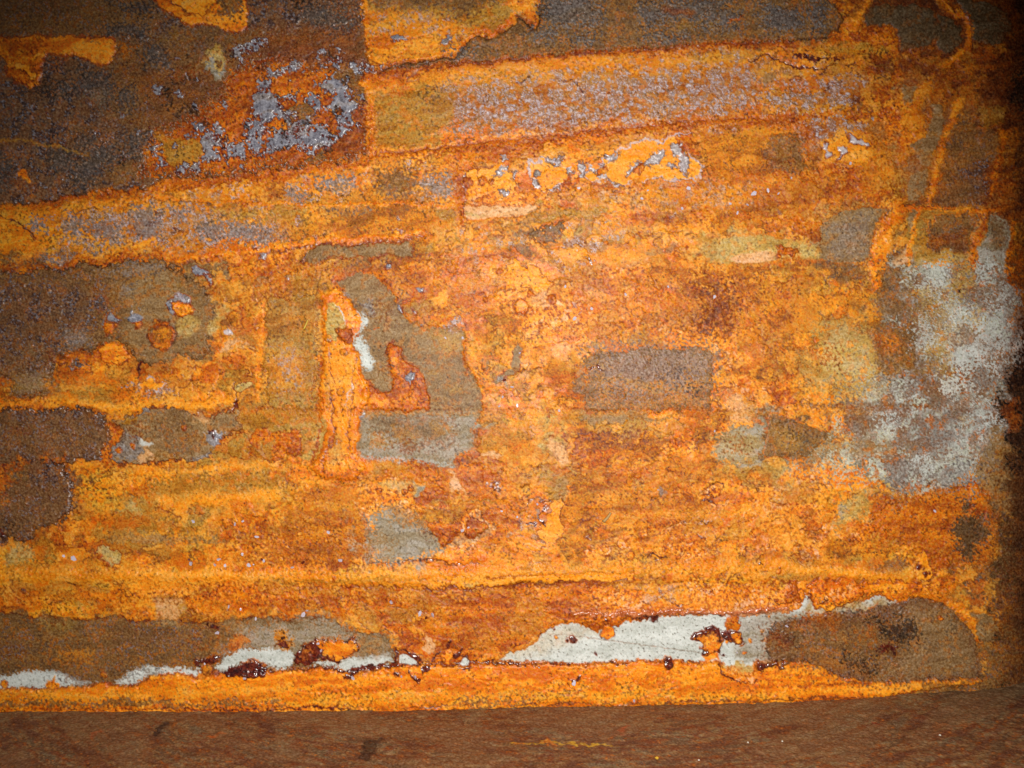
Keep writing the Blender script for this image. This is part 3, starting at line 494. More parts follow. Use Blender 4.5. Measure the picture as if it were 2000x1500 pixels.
vein('D', [(560,560),(590,580),(615,578)], 3, soft=3, a=.7); put('m', [(560,545),(620,540),(640,555),(620,570),(580,575)], soft=6, speck=6, a=.8)
# greige plate N
put('g', [(655,552),(690,536),(705,530),(735,538),(755,556),(772,585),(785,615),(808,636),(830,644),(850,638),(900,642),(908,660),(905,700),(915,722),(932,742),(938,760),(942,800),(938,812),(922,835),(924,878),(905,884),(893,890),(881,914),(840,905),(790,896),(738,895),(708,890),(700,876),(704,840),(702,810),(715,800),(722,770),(708,735),(700,715),(696,690),(690,670),(700,650),(710,632),(700,612),(688,588),(672,566)],
    'bare_plate', 'tall greige plate right of the yellow upright ridge', lo=0, h=-.6, warp=3, fine=2, rim=2.4, rimc='d', halo=14)
put('m', [(840,650),(900,645),(905,680),(880,690),(850,680)], soft=8, speck=7, a=.8)
put('w', [(705,812),(770,808),(850,802),(935,805),(922,838),(922,876),(890,890),(880,910),(800,895),(740,893),(706,885),(702,850)], soft=6, speck=6, a=.8, warp=3)
put('b', [(720,815),(800,806),(880,810),(880,870),(800,880),(740,850)], soft=20, speck=16, a=.75)
put('b', [(830,700),(900,690),(925,745),(935,800),(850,800),(830,740)], soft=20, speck=8, a=.35)
put('W', [(698,660),(706,650),(720,690),(728,705),(722,725),(712,722),(704,700),(696,680)], 'bare_metal', 'frosty white metal sliver beside the yellow upright ridge', soft=3, speck=5, warp=3)
vein('W', [(707,606),(714,628),(708,640),(699,654),(700,674),(712,692),(722,706),(724,724)], [2,6,6,6,9,14,16,8], soft=2, speck=3, warp=2, fine=1)
vein('W', [(706,890),(740,896),(800,896),(850,904),(880,908)], [4,8,7,8,5], soft=4, speck=5, a=.45, warp=3)
for x, y, r in ((880,690,8),(850,730,7),(760,600,6),(895,760,9),(740,860,12),(790,850,14),(860,840,12)): put('m', [(x-r*2,y-r),(x+r,y-r),(x+r*2,y+r*.6),(x-r,y+r)], soft=5, speck=8, a=.6)
put('d', [(762,668),(775,672),(785,690),(790,705),(815,718),(828,735),(836,760),(836,800),(800,804),(760,802),(725,796),(708,772),(715,745),(740,770),(768,760),(770,735),(758,715),(755,690)], 'crust_slab', 'deep orange crust island in the middle of the greige plate', h=1.6, soft=2, rim=2.6, halo=6, warp=4)
put('o', [(762,690),(775,680),(780,700),(770,715),(760,705)], soft=4, speck=3); put('B', [(786,728),(800,724),(812,732),(805,745),(802,760),(798,745),(786,738)], 'scale_flake', 'pale lilac flake on the crust island', h=1.5, soft=1, rim=2)
put('o', [(705,790),(745,770),(770,775),(760,800),(720,800)], soft=6, speck=6, a=.8); put('B', [(704,808),(716,799),(719,805),(706,818)], 'scale_flake', None, h=1, soft=1)
put('G', [(705,588),(722,586),(730,605),(722,620),(712,612)], soft=4, speck=5, a=.8); put('b', [(692,590),(708,592),(708,612),(695,608)], soft=3)
put('d', [(732,648),(745,640),(748,644),(738,650)], 'rust_blister', None, soft=1.2, h=.5)
for P in ([(812,560),(826,562),(830,570),(818,568)],[(776,594),(784,600),(785,612),(777,604)],[(805,605),(812,610),(808,616)],[(820,635),(828,634),(822,642)],[(750,520),(762,516),(764,524),(752,526)]): put('B', P, 'scale_flake', None, h=1.4, soft=1, rim=1.8, warp=2)
put('F', [(850,638),(870,632),(890,622),(905,618),(908,632),(890,642),(870,648)], soft=2, speck=4)
vein('d', [(908,600),(912,660),(906,700),(912,730)], 5, soft=3)
# yellow upright ridge M
put('o', [(628,575),(650,562),(672,566),(686,590),(696,608),(711,630),(704,652),(690,668),(697,690),(704,715),(714,742),(726,770),(706,800),(702,830),(696,860),(702,895),(720,915),(690,935),(640,940),(605,915),(628,880),(636,850),(630,830),(622,800),(624,760),(630,690),(634,630)], 'crust_ridge', 'bright yellow orange upright ridge left of the greige plate', h=3, warp=4, fine=2, bevel=9, rim=2.2, rimc='d')
put('O', [(640,680),(690,690),(700,720),(690,800),(695,860),(670,900),(645,880),(650,820),(632,790),(634,720)], soft=8, a=.85)
put('l', [(640,590),(654,590),(664,612),(674,625),(678,640),(664,652),(655,668),(640,662),(638,630)], 'bare_plate', 'pale cream triangle at the top of the upright ridge', soft=1.5, warp=2)
vein('W', [(655,592),(666,614),(677,632)], [1.5,3,2], soft=1); put('d', [(664,648),(678,640),(694,650),(690,664),(676,668),(664,662)], 'rust_blister', 'glossy orange knob in the middle of the upright ridge', h=2.5, soft=2, rim=2.2, bevel=5)
vein('W', [(700,612),(711,628),(708,636),(698,652),(692,668)], [2,4,5,4,3], soft=1, a=.9)
vein('l', [(632,822),(622,860),(612,895)], [12,14,10], soft=3, a=.9); vein('l', [(655,860),(655,900)], [22,16], soft=6, a=.6)
vein('d', [(625,700),(624,760),(630,800),(628,830),(618,870),(606,905)], [3,3,3,3,4,5], h=-.8, soft=1.2); vein('d', [(646,760),(652,800),(650,850),(640,885),(630,918)], [6,4,4,5,6], h=-1, soft=1.3)
vein('D', [(647,770),(652,800),(650,840),(634,895),(630,918)], 1.8, soft=1, a=.8); vein('L', [(687,750),(680,780),(676,800)], [3,3,1.5], soft=1, a=.7); vein('d', [(676,800),(684,840),(676,900),(698,930)], 2.2, soft=1.2)
for x, y, r in ((642,662,8),(672,688,7),(665,765,7),(668,790,5),(660,863,5),(650,775,5)): spot(x, y, r, 'f')
vein('R', [(640,680),(648,710),(652,745)], 3, soft=1, a=.9); vein('R', [(694,700),(690,750),(684,800),(680,850),(684,900)], 2.6, soft=1, a=.8, h=-.5); vein('m', [(632,700),(640,760),(640,800)], [6,12,6], soft=4, a=.5)
vein('G', [(668,568),(684,580)], [4,9], soft=1.5, a=.8); vein('d', [(640,565),(660,562),(676,578)], 2.5, soft=1)
put('n', [(560,910),(700,930),(720,990),(716,1050),(640,1090),(520,1060),(560,980)], soft=30, speck=25, a=.4)
# lower greige patch P
put('p', [(734,946),(745,936),(762,928),(776,930),(786,940),(802,941),(836,941),(826,960),(808,974),(800,984),(808,1008),(828,1038),(868,1060),(884,1058),(906,1035),(895,1018),(920,998),(936,996),(940,1010),(952,1022),(970,1034),(968,1046),(935,1058),(920,1070),(890,1074),(850,1090),(810,1098),(760,1102),(722,1096),(736,1070),(736,1050),(720,1030),(716,1002),(730,970)], 'bare_plate', 'bare patch fading from peach above to grey below', lo=0, h=-.6, warp=3, fine=2, rim=2.4, rimc='d', halo=12)
put('l', [(740,940),(775,932),(800,941),(836,941),(812,970),(780,960),(745,955)], soft=6, speck=4, a=.7)
put('g', [(722,1000),(760,985),(830,1010),(870,1060),(850,1090),(730,1098)], soft=10, speck=10, a=.8); put('w', [(720,1010),(750,1000),(770,1020),(810,1020),(840,1045),(870,1062),(850,1085),(790,1096),(740,1098),(730,1060)], soft=8, speck=10, a=.95); put('w', [(810,945),(832,942),(822,965),(808,970)], soft=3)
put('w', [(905,1035),(935,998),(945,1020),(968,1036),(930,1058),(895,1074),(870,1066)], soft=5, speck=4, a=.5)
put('o', [(850,1078),(945,1071),(950,1088),(944,1098),(900,1100),(856,1100)], 'crust_slab', 'smooth orange bar at the foot of the bare patch', soft=2, h=1)
put('d', [(905,1024),(920,1016),(940,1020),(948,1035),(935,1048),(915,1046)], 'rust_blister', 'round orange lump in the bare patch\'s right horn', h=1.6, soft=1.5, rim=2.2)
put('d', [(840,1020),(890,1020),(905,1035),(885,1052),(868,1062),(845,1048)], soft=4, h=1, rim=2)
for x, y, r in ((741,960,6),(789,960,5),(801,954,6)): spot(x, y, r, 'd')
vein('D', [(722,1100),(790,1098),(830,1092),(870,1100),(945,1104)], [2,3,3,2.5,1.5], h=-.8, soft=1.2)
put('P', [(880,915),(890,930),(900,950),(912,962),(885,962),(884,945)], 'rust_film', None, soft=2); put('P', [(944,884),(965,880),(980,888),(960,895),(944,892)], 'rust_film', None, soft=2)
vein('m', [(835,985),(880,975),(970,980)], [4,6,3], soft=2, a=.8); vein('d', [(830,980),(880,970),(970,976)], 2, soft=1)
put('D', [(955,940),(970,935),(978,955),(965,965)], soft=5, speck=6, a=.7)
# right of centre
put('O', [(985,520),(1010,510),(1040,520),(1075,560),(1060,575),(1030,560),(1005,560),(990,545)], 'rust_film', 'smooth bright orange pool above the peach area', soft=2, rim=2, h=.3)
put('O', [(1085,500),(1120,490),(1300,480),(1290,500),(1200,510),(1120,512)], soft=8, speck=5, a=.8)
put('m', [(1050,412),(1180,402),(1190,418),(1110,430),(1040,440),(1000,450),(1000,430)], soft=6, speck=5, a=.85)
put('b', [(1022,465),(1060,448),(1108,436),(1104,448),(1085,465),(1060,470),(1030,472)], 'bare_plate', 'dark olive leaf shaped patch', soft=2, speck=3, h=.6, rim=1.6); put('g', [(1250,490),(1300,480),(1330,470),(1320,488),(1270,498)], soft=5, a=.7)
vein('d', [(905,515),(930,500),(970,498),(1040,500)], [3,5,4,2], h=-.5, soft=2); vein('f', [(900,500),(960,478),(1020,470)], 14, soft=6, speck=6)
put('f', [(1165,440),(1200,430),(1225,445),(1220,472),(1180,470)], soft=4, speck=6); put('F', [(1180,448),(1200,440),(1206,460),(1185,465)], soft=3, speck=6)
put('O', [(855,575),(870,568),(878,585),(860,600),(848,592)], soft=2)
put('p', [(1020,590),(1060,575),(1120,590),(1180,610),(1160,640),(1060,650),(1000,640),(1005,610)], soft=16, speck=18, a=.7)
put('P', [(1038,568),(1068,575),(1070,600),(1045,605)], soft=8, a=.6)
put('r', [(1385,570),(1425,560),(1430,630),(1395,655),(1370,640)], soft=14, speck=18, a=.75)
put('y', [(820,640),(905,690),(1010,660),(1000,720),(930,700)], soft=20, speck=14, a=.3)
for x, y, r in ((1035,573,6),(1078,584,9),(1018,598,14),(975,530,6),(1067,602,4),(948,585,5),(1002,567,3)): spot(x, y, r, 'o' if r > 10 else 'd')
for x, y, r in ((912,356,9),(942,353,8),(958,356,6),(1049,338,7),(1015,302,3),(1068,344,3)): spot(x, y, r, 'd' if x != 1049 else 'G')
put('g', [(960,745),(975,738),(1000,718),(1008,672),(1018,680),(1015,720),(990,735),(968,752)], 'bare_plate', 'curved olive grey sickle', soft=2, rim=2, warp=3)
vein('G', [(978,742),(988,756)], [8,4], soft=1.5, a=.8)
put('b', [(1146,690),(1250,680),(1386,680),(1392,710),(1390,795),(1322,803),(1240,800),(1142,798),(1144,740)], 'scale_patch', 'square grey brown patch right of centre with a small dark gash', h=.5, warp=6, fine=3, rim=1.6, rimc='d', halo=8, haloc='o', soft=2.5)
put('m', [(1150,690),(1385,690),(1385,795),(1150,795)], soft=10, speck=26, a=.9); put('g', [(1150,690),(1385,690),(1385,795),(1150,795)], soft=10, speck=30, a=.5); put('d', [(1150,700),(1385,700),(1385,795),(1150,795)], soft=6, speck=40, a=.45); put('G', [(1200,685),(1385,685),(1380,750),(1250,770),(1170,760),(1160,700)], soft=3, speck=34, a=.6, warp=12)
vein('D', [(1150,718),(1162,714),(1172,719),(1180,728)], [1.5,5,5,1], h=-1.5, soft=1); vein('b', [(1160,726),(1180,735)], 8, soft=4, a=.6)
put('g', [(1132,805),(1250,802),(1312,806),(1308,816),(1230,826),(1132,828)], 'rust_film', 'olive bar under the square patch', soft=3, speck=4, a=.85, h=.6); put('o', [(1250,800),(1310,802),(1306,812),(1270,812)], soft=4)
vein('r', [(1130,850),(1200,852),(1260,845)], [8,14,8], soft=6, speck=8, a=.85); put('l', [(1050,820),(1085,815),(1070,845),(1052,840)], soft=5, speck=5, a=.7)  # dark brown shadow streak painted below the olive bar
vein('P', [(1080,870),(1100,890)], [16,26], soft=3, a=.9); put('m', [(1070,925),(1100,922),(1110,945),(1102,975),(1080,985),(1068,960)], soft=5, a=.8)
put('O', [(1085,975),(1102,978),(1094,1040),(1088,1060),(1062,1058),(1050,1035),(1064,1030),(1072,1000)], 'rust_film', 'smooth orange upright strip with dark wavy scale on its left', soft=1.3, rim=2.2, h=-.4)
put('g', [(1082,930),(1108,930),(1106,965),(1090,985),(1080,960)], soft=4, a=.5)
vein('D', [(1072,988),(1060,1000),(1052,1010),(1056,1020),(1064,1030)], [3,4,4,3,5], h=.8, soft=1.2); vein('D', [(1028,992),(1035,978),(1052,974),(1075,978)], 2.4, soft=1.2); vein('D', [(1015,995),(1010,1030)], 2.4, soft=1.3); vein('D', [(1032,1026),(1048,1028)], 5, soft=1.3); vein('G', [(1045,992),(1052,1000),(1050,1015)], 3, soft=1, a=.8)
# far right
put('g', [(1602,440),(1640,412),(1700,405),(1735,408),(1712,435),(1704,470),(1694,508),(1640,515),(1600,505),(1580,480)], 'bare_plate', 'grey plate left of the slanting orange veins', h=.5, warp=3, soft=2, rim=1.6, rimc='d'); put('G', [(1620,440),(1700,420),(1690,500),(1620,500)], soft=16, speck=14, a=.5)
put('l', [(1365,490),(1395,468),(1480,460),(1560,468),(1600,485),(1600,505),(1560,500),(1500,508),(1440,512),(1390,515)], 'bare_plate', 'long pale lime leaf ending in a pink tip', soft=3, warp=3); put('m', [(1365,490),(1400,470),(1400,510),(1375,515)], soft=8, a=.7)
put('P', [(1425,505),(1450,495),(1495,491),(1516,496),(1512,506),(1480,512),(1440,514)], 'bare_primer', 'pink sliver under the pale lime leaf', soft=2, warp=2, fine=1)
put('d', [(1516,482),(1530,478),(1550,480),(1560,492),(1545,502),(1520,498)], 'crust_slab', 'small glossy orange scab at the tip of the pink sliver', h=1.6, soft=1.2, rim=2.2, rel=1.8)
put('d', [(1560,430),(1600,430),(1602,470),(1590,478),(1570,465),(1545,462),(1550,440)], soft=4, speck=5, a=.8, h=.6)
put('b', [(1580,510),(1700,515),(1680,530),(1600,525)], soft=6, speck=4, a=.7)
put('c', [(1735,500),(1790,515),(1840,512),(1900,520),(1905,500),(1965,495),(1975,540),(1995,560),(2000,640),(1985,700),(1960,760),(1948,800),(1975,830),(1960,870),(1925,900),(1890,935),(1850,962),(1790,972),(1730,945),(1660,905),(1570,892),(1620,872),(1700,868),(1700,800),(1740,735),(1725,640),(1715,590),(1725,545)], 'lime_deposit', 'large mottled white corrosion near the right edge', soft=4, speck=12, warp=6)
put('W', [(1850,620),(1900,600),(1930,640),(1940,700),(1900,740),(1860,700)], soft=16, speck=30, a=.3); 
put('b', [(1715,525),(1760,520),(1755,560),(1770,600),(1740,625),(1710,620),(1708,570)], soft=6, speck=5, a=.75)
put('m', [(1765,412),(1900,412),(1905,440),(1890,500),(1840,510),(1780,505)], soft=5, a=.7); put('b', [(1822,428),(1905,415),(1910,440),(1893,488),(1850,492),(1808,485),(1812,455)], 'scale_patch', 'brown patch boxed between two slanting orange veins', soft=2.5, h=.5, rim=1.5, rimc='d'); put('r', [(1815,455),(1895,450),(1885,485),(1815,482)], soft=10, a=.7)
put('l', [(1780,490),(1890,495),(1885,512),(1790,515)], soft=5, speck=5, a=.8); put('g', [(1772,412),(1794,410),(1792,430),(1782,448),(1772,440)], 'bare_plate', None, soft=2); put('P', [(1748,505),(1775,490),(1778,508),(1765,520),(1748,515)], soft=3, speck=3, a=.7)
put('w', [(1935,420),(1960,424),(1972,445),(1970,480),(1965,515),(1940,515),(1908,512),(1902,502),(1922,470),(1930,440)], 'bare_metal', 'grey metal tongue framed by dark orange veins', soft=2, h=.3, warp=2); put('b', [(1940,425),(1962,440),(1955,490),(1930,485),(1932,450)], soft=7, speck=3, a=.85)
vein('o', [(1752,408),(1738,440),(1722,480),(1706,520),(1712,560)], [22,24,26,22,16], soft=4, speck=4, h=.8); vein('D', [(1738,408),(1712,450),(1700,490)], 1.8, soft=1.2, a=.8); vein('D', [(1772,408),(1756,440),(1744,478)], 2, soft=1.2, a=.7)
vein('o', [(1796,408),(1788,440),(1778,480),(1772,520)], [6,8,9,6], soft=2, h=.6); vein('d', [(1930,412),(1918,450),(1902,490),(1896,515),(1905,530)], [8,13,14,12,5], soft=3, h=.8); vein('k', [(1936,415),(1930,445),(1918,475)], 2.4, soft=1.5, a=.7)
vein('d', [(1978,430),(1976,480),(1968,530),(1985,570)], [10,12,12,8], soft=3, h=.6); put('d', [(1975,480),(2010,460),(2010,640),(1995,580),(1975,545)], soft=5, speck=8, a=.7)
vein('o', [(1755,408),(1840,407),(1910,410),(1990,402)], [10,9,8,12], soft=3, speck=3); vein('D', [(1755,403),(1830,407),(1900,407),(1950,402)], 2, soft=1.2, h=-.8)
put('r', [(1930,390),(1990,380),(2010,420),(1950,425)], soft=10, speck=10, a=.6)
put('l', [(1594,650),(1640,642),(1690,648),(1702,700),(1722,730),(1715,762),(1650,752),(1612,735),(1594,700)], 'bare_plate', 'pale yellow patch left of the white corrosion', soft=9, speck=14, warp=8); put('l', [(1560,700),(1700,690),(1740,770),(1680,790),(1580,760)], soft=14, speck=24, a=.6, warp=12); put('W', [(1620,690),(1690,690),(1700,745),(1640,740)], soft=10, speck=14, a=.25); put('g', [(1605,645),(1690,645),(1685,670),(1610,675)], soft=8, speck=4, a=.5)
for x, y, r in ((1602,685,6),(1595,665,6),(1660,672,7),(1690,698,4),(1686,722,7),(1656,738,6),(1686,738,6),(1644,707,3),(1624,874,8),(1665,882,9),(1680,890,9),(1718,886,7),(1710,870,7),(1786,573,7),(1878,555,4),(1762,735,4),(1690,905,6),(1735,925,6),(1700,945,8),(1725,975,5),(1640,940,6),(1640,955,7),(1920,605,5),(1905,585,5)):
    spot(x, y, r, 'o' if x < 1720 else 'd', h=.5, ra=.35)
spot(1864,558,4,'k'); spot(1874,568,4,'k')
put('b', [(1702,640),(1740,628),(1780,628),(1788,660),(1784,695),(1786,722),(1760,728),(1738,738),(1728,722),(1722,700),(1708,690)], 'scale_patch', 'rust brown patch against the white corrosion', soft=2.5, h=.8, warp=3); put('d', [(1704,645),(1760,640),(1760,680),(1735,700),(1710,690)], soft=10, speck=8, a=.7)
put('c', [(1745,632),(1765,630),(1760,642)], soft=2)
put('b', [(1504,808),(1530,810),(1570,828),(1610,842),(1640,850),(1625,862),(1600,868),(1580,888),(1560,895),(1492,892),(1500,850)], 'bare_plate', 'brown arrow shaped plate pointing right', h=.7, warp=2, soft=2, rim=1.6, rimc='d'); put('m', [(1510,830),(1570,840),(1560,880),(1510,880)], soft=14, speck=8, a=.6); put('g', [(1600,870),(1640,855),(1650,890),(1600,900),(1575,890)], soft=3, a=.9)
put('w', [(1400,852),(1430,838),(1495,832),(1492,860),(1488,892),(1440,902),(1405,897),(1395,880)], 'bare_plate', 'grey green bare patch left of the brown arrow', soft=5, speck=7); put('l', [(1400,850),(1490,840),(1485,900),(1400,895)], soft=6, speck=10, a=.45)
put('P', [(1420,770),(1440,765),(1470,800),(1465,825),(1425,828),(1418,800)], soft=5, speck=7, a=.8)
put('b', [(1655,800),(1700,800),(1705,840),(1690,850),(1665,835)], 'scale_patch', None, soft=3, h=.4); put('w', [(1640,870),(1740,860),(1760,890),(1700,905),(1640,900)], soft=6, speck=5, a=.6); put('l', [(1650,860),(1740,855),(1740,885),(1660,895)], soft=6, speck=5, a=.7)
vein('b', [(1555,792),(1620,790),(1700,790),(1780,788)], [6,10,9,8], soft=4, speck=4, a=.85, h=-.8); vein('o', [(1550,800),(1650,802)], 8, soft=4, a=.7); vein('W', [(1740,782),(1770,780),(1790,775)], 5, soft=2, speck=3, a=.8); vein('o', [(1570,775),(1690,778)], 10, soft=5, a=.7)
put('g', [(1935,830),(1960,830),(1972,900),(1970,950),(1982,1000),(1965,1010),(1945,990),(1925,960),(1900,930),(1905,880)], soft=5, speck=4, a=.9); vein('W', [(1924,835),(1920,855),(1905,885)], [5,6,3], soft=2, speck=3, a=.8); vein('W', [(1900,905),(1908,890)], [3,4], soft=1.5, a=.7)
vein('b', [(1790,888),(1840,898),(1900,892)], [4,8,6], soft=4, a=.7)
put('d', [(1735,975),(1790,965),(1830,940),(1880,958),(1890,935),(1915,945),(1928,970),(1945,1010),(1955,1040),(1952,1080),(1930,1110),(1830,1100),(1760,1060),(1690,1040),(1660,1060)], soft=10, speck=14, a=.8, h=1, warp=5)
put('d', [(1885,955),(1892,935),(1912,942),(1924,962),(1936,990),(1950,1010),(1954,1040),(1940,1040),(1915,1000),(1890,985)], 'crust_slab', 'dark orange crust tongue beside the shaded right edge', soft=2, h=1, rim=2)
for P in ([(1876,978),(1892,976),(1895,990),(1880,996)],[(1860,1030),(1880,1008),(1905,1000),(1930,1020),(1930,1050),(1910,1060),(1905,1090),(1880,1095),(1868,1080),(1870,1050)]):
    put('b', P, 'scale_patch', None, soft=4, speck=6); put('k', P, soft=4, speck=10, a=.55)
put('l', [(1640,975),(1690,965),(1700,985),(1690,1010),(1650,1025),(1625,1030),(1640,1000)], soft=6, speck=8, a=.85); put('w', [(1635,985),(1655,980),(1650,1005),(1635,1005)], soft=4, speck=5, a=.6)
put('o', [(1600,915),(1650,915),(1680,925),(1720,935),(1730,960),(1700,950),(1650,945),(1615,935)], soft=3, speck=3, a=.9)
put('p', [(1545,915),(1595,918),(1600,940),(1580,950),(1550,935)], soft=5, speck=5, a=.8)
# ring marks, lower right of centre
for x, y, r in ((1258,1042,8),(1232,1085,9),(1270,1075,3),(1300,1075,4),(1346,1078,4),(1180,1075,12),(1215,1062,10),(1145,1080,6),(1180,1075,6),(1332,1072,3),(1395,960,12)): spot(x, y, r, 'p', h=.4, ra=.5)
vein('D', [(1255,1083),(1278,1082),(1290,1090),(1302,1092)], [2,4,4,2], h=.6, soft=1.2); vein('D', [(1390,945),(1405,942),(1412,952)], 3, soft=1.2); vein('D', [(1365,975),(1385,980),(1412,992)], [2,4,2], soft=1.3); vein('D', [(1385,965),(1400,975)], 3, soft=1.2)
put('G', [(1283,950),(1290,946),(1300,955),(1298,970),(1285,965)], soft=3, a=.8)
# long low ridges of the wall
vein('O', [(-460,1130),(0,1128),(120,1132),(400,1120),(520,1128),(760,1140),(900,1142),(1100,1128)], [8,10,8,18,8,10,10,10], soft=5, a=.6, h=.8)
vein('m', [(510,1136),(640,1136),(720,1132),(800,1132)], [6,10,12,8], soft=4, speck=4, a=.7)
put('O', [(880,1128),(940,1124),(960,1130),(1100,1120),(1240,1118),(1238,1132),(1100,1136),(1000,1142),(920,1148),(880,1146)], 'rust_film', 'thin light orange strip above the glossy red crust', soft=1.6, rim=2, warp=4); put('l', [(905,1136),(925,1134),(935,1142),(915,1144)], soft=2, a=.7)
vein('r', [(830,1152),(900,1150),(950,1146),(1000,1140),(1100,1140),(1230,1136)], [3,3,3,8,8,3], soft=3, a=.6); vein('D', [(830,1152),(900,1150),(930,1148),(1000,1138),(1230,1135)], 1.6, soft=1, a=.7)
put('p', [(1150,1150),(1280,1145),(1500,1150),(1560,1160),(1540,1190),(1400,1192),(1160,1196)], soft=16, speck=14, a=.7, h=.6)
put('f', [(1230,1140),(1340,1150),(1340,1185),(1270,1180)], soft=8, speck=10, a=.6); put('m', [(1520,1122),(1600,1128),(1640,1115),(1600,1108),(1530,1112)], soft=8, speck=8, a=.6)
vein('O', [(1560,1112),(1700,1122),(1780,1135)], [10,12,10], soft=5, a=.8, h=1); put('b', [(1690,1108),(1740,1095),(1772,1090),(1778,1115),(1740,1118)], soft=5, speck=4, a=.8)
put('O', [(1786,1110),(1800,1078),(1812,1080),(1818,1100),(1828,1112),(1822,1128),(1800,1130),(1788,1122)], 'rust_film', 'yellow leaf shaped scab with dark dots near the right edge', soft=2, rim=2.4, h=.5)
for x, y, r in ((1793,1108,5),(1806,1120,5),(1803,1110,2),(1815,1118,3)): spot(x, y, r, 'D')
put('m', [(298,1180),(300,1168),(330,1162),(358,1172),(362,1190),(355,1208),(300,1206)], soft=3, a=.9); put('P', [(300,1170),(355,1170),(352,1208),(300,1205)], 'rust_film', 'square peach patch above the long grey brown plate', soft=3, speck=3, a=.75)
put('y', [(50,1190),(130,1180),(215,1195),(210,1208),(130,1205),(60,1200)], soft=5, speck=8); vein('D', [(10,1188),(35,1186)], 7, soft=4, a=.7)
# long grey brown plate U
put('b', [(-460,1190),(0,1196),(60,1206),(100,1204),(150,1208),(200,1211),(216,1202),(232,1202),(245,1210),(270,1216),(298,1210),(352,1213),(390,1220),(430,1214),(470,1210),(492,1204),(530,1206),(560,1213),(620,1207),(650,1208),(660,1222),(690,1236),(730,1238),(758,1246),(768,1280),(764,1296),(700,1306),(640,1303),(560,1304),(520,1300),(420,1312),(390,1310),(300,1305),(250,1340),(150,1345),(-460,1346)],
    'scale_plate', 'long grey brown plate low on the left, white along its foot', lo=0, h=-.4, warp=3, fine=2, rim=2.5, rimc='D', halo=14)
put('g', [(440,1215),(560,1215),(650,1210),(690,1240),(755,1250),(764,1290),(640,1300),(520,1290),(480,1260)], soft=18, speck=6, a=.9)
put('w', [(500,1222),(640,1210),(690,1240),(756,1250),(764,1292),(640,1298),(500,1275),(440,1270)], soft=16, speck=14, a=.75)
put('w', [(1420,1200),(1560,1195),(1520,1290),(1430,1290)], soft=8, a=.4)
put('l', [(75,1208),(150,1210),(140,1235),(100,1235)], soft=8, speck=8, a=.4); put('g', [(300,1208),(355,1210),(355,1225),(310,1222)], soft=4); put('s', [(230,1230),(390,1240),(370,1265),(230,1262)], soft=16, speck=22, a=.6); put('s', [(-400,1240),(60,1250),(60,1290),(-400,1290)], soft=14, speck=14, a=.5)
put('d', [(440,1265),(450,1248),(480,1245),(484,1262),(462,1272)], soft=3, speck=4, a=.8); put('n', [(110,1270),(180,1275),(170,1298),(110,1290)], soft=8, speck=10, a=.6); put('D', [(405,1225),(425,1222),(430,1235),(412,1235)], soft=3, speck=4)
put('n', [(535,1235),(560,1235),(568,1258),(550,1272),(540,1255)], soft=6, speck=5); put('D', [(542,1248),(556,1246),(558,1262),(546,1262)], soft=3, speck=4)
for P, nm in (([(-300,1330),(0,1320),(40,1314),(95,1309),(130,1318),(160,1330),(188,1332),(145,1343),(85,1343),(0,1345),(-300,1350)],'white metal crescent in the lower left corner'),([(226,1334),(252,1312),(290,1299),(330,1303),(392,1308),(384,1321),(346,1313),(290,1318),(265,1337),(245,1341)],'white metal sliver right of the lower left crescent'),([(418,1306),(440,1284),(470,1272),(520,1268),(568,1272),(576,1282),(568,1299),(550,1308),(525,1300),(500,1292),(470,1295),(442,1312)],'white metal crescent left of a dark red clot'),([(604,1297),(640,1290),(662,1292),(682,1282),(700,1283),(760,1272),(768,1288),(730,1306),(690,1315),(660,1304)],'white metal crescent right of a dark red clot')):
    put('W', P, 'bare_metal', nm, lo=-.8, soft=3, speck=4, warp=2, rim=0)
put('s', [(118,1310),(150,1312),(185,1330),(150,1342),(125,1325)], soft=8, speck=14, a=.6); put('s', [(240,1325),(290,1305),(320,1300),(300,1312),(262,1322)], soft=6, speck=12, a=.6); put('g', [(690,1245),(755,1252),(762,1285),(700,1280)], soft=12, a=.9)
put('o', [(98,1325),(110,1320),(116,1334),(112,1345),(90,1345)], 'crust_slab', None, soft=2, h=.6); spot(8,1336,8,'o'); spot(202,1318,6,'n'); spot(404,1308,9,'n'); spot(421,1315,6,'d')
# bottom crust band
put('o', [(-460,1348),(0,1346),(60,1344),(150,1344),(200,1334),(240,1342),(270,1338),(300,1320),(345,1315),(390,1324),(410,1320),(440,1315),(500,1310),(560,1310),(640,1305),(690,1318),(740,1308),(780,1298),(960,1298),(1060,1294),(1120,1299),(1230,1290),(1320,1292),(1400,1296),(1440,1312),(1465,1322),(1480,1292),(1560,1290),(1600,1302),(1640,1322),(1700,1328),(1860,1326),(1916,1322),(1916,1332),(1800,1350),(1700,1364),(1500,1376),(1000,1384),(780,1392),(500,1394),(-460,1400)], 'crust_ledge', 'long bright orange crust ledge along the foot of the wall', h=3.2, bevel=5, warp=3, fine=2, rim=2.4, soft=2)
put('y', [(-460,1360),(300,1352),(800,1345),(1300,1340),(1500,1350),(1500,1372),(1000,1380),(-460,1384)], soft=10, speck=10, a=.65)
put('O', [(0,1350),(120,1352),(400,1340),(560,1345),(400,1358),(100,1362)], soft=8, speck=6, a=.6)
put('b', [(0,1368),(60,1366),(170,1372),(200,1364),(300,1362),(350,1372),(440,1368),(505,1370),(500,1378),(350,1380),(170,1380),(0,1380)], soft=3, speck=5, a=.85); put('b', [(520,1372),(565,1368),(562,1376),(522,1378)], soft=2, speck=3, a=.7)
vein('b', [(900,1368),(1000,1370),(1040,1368)], 9, soft=4, speck=9, a=.7)
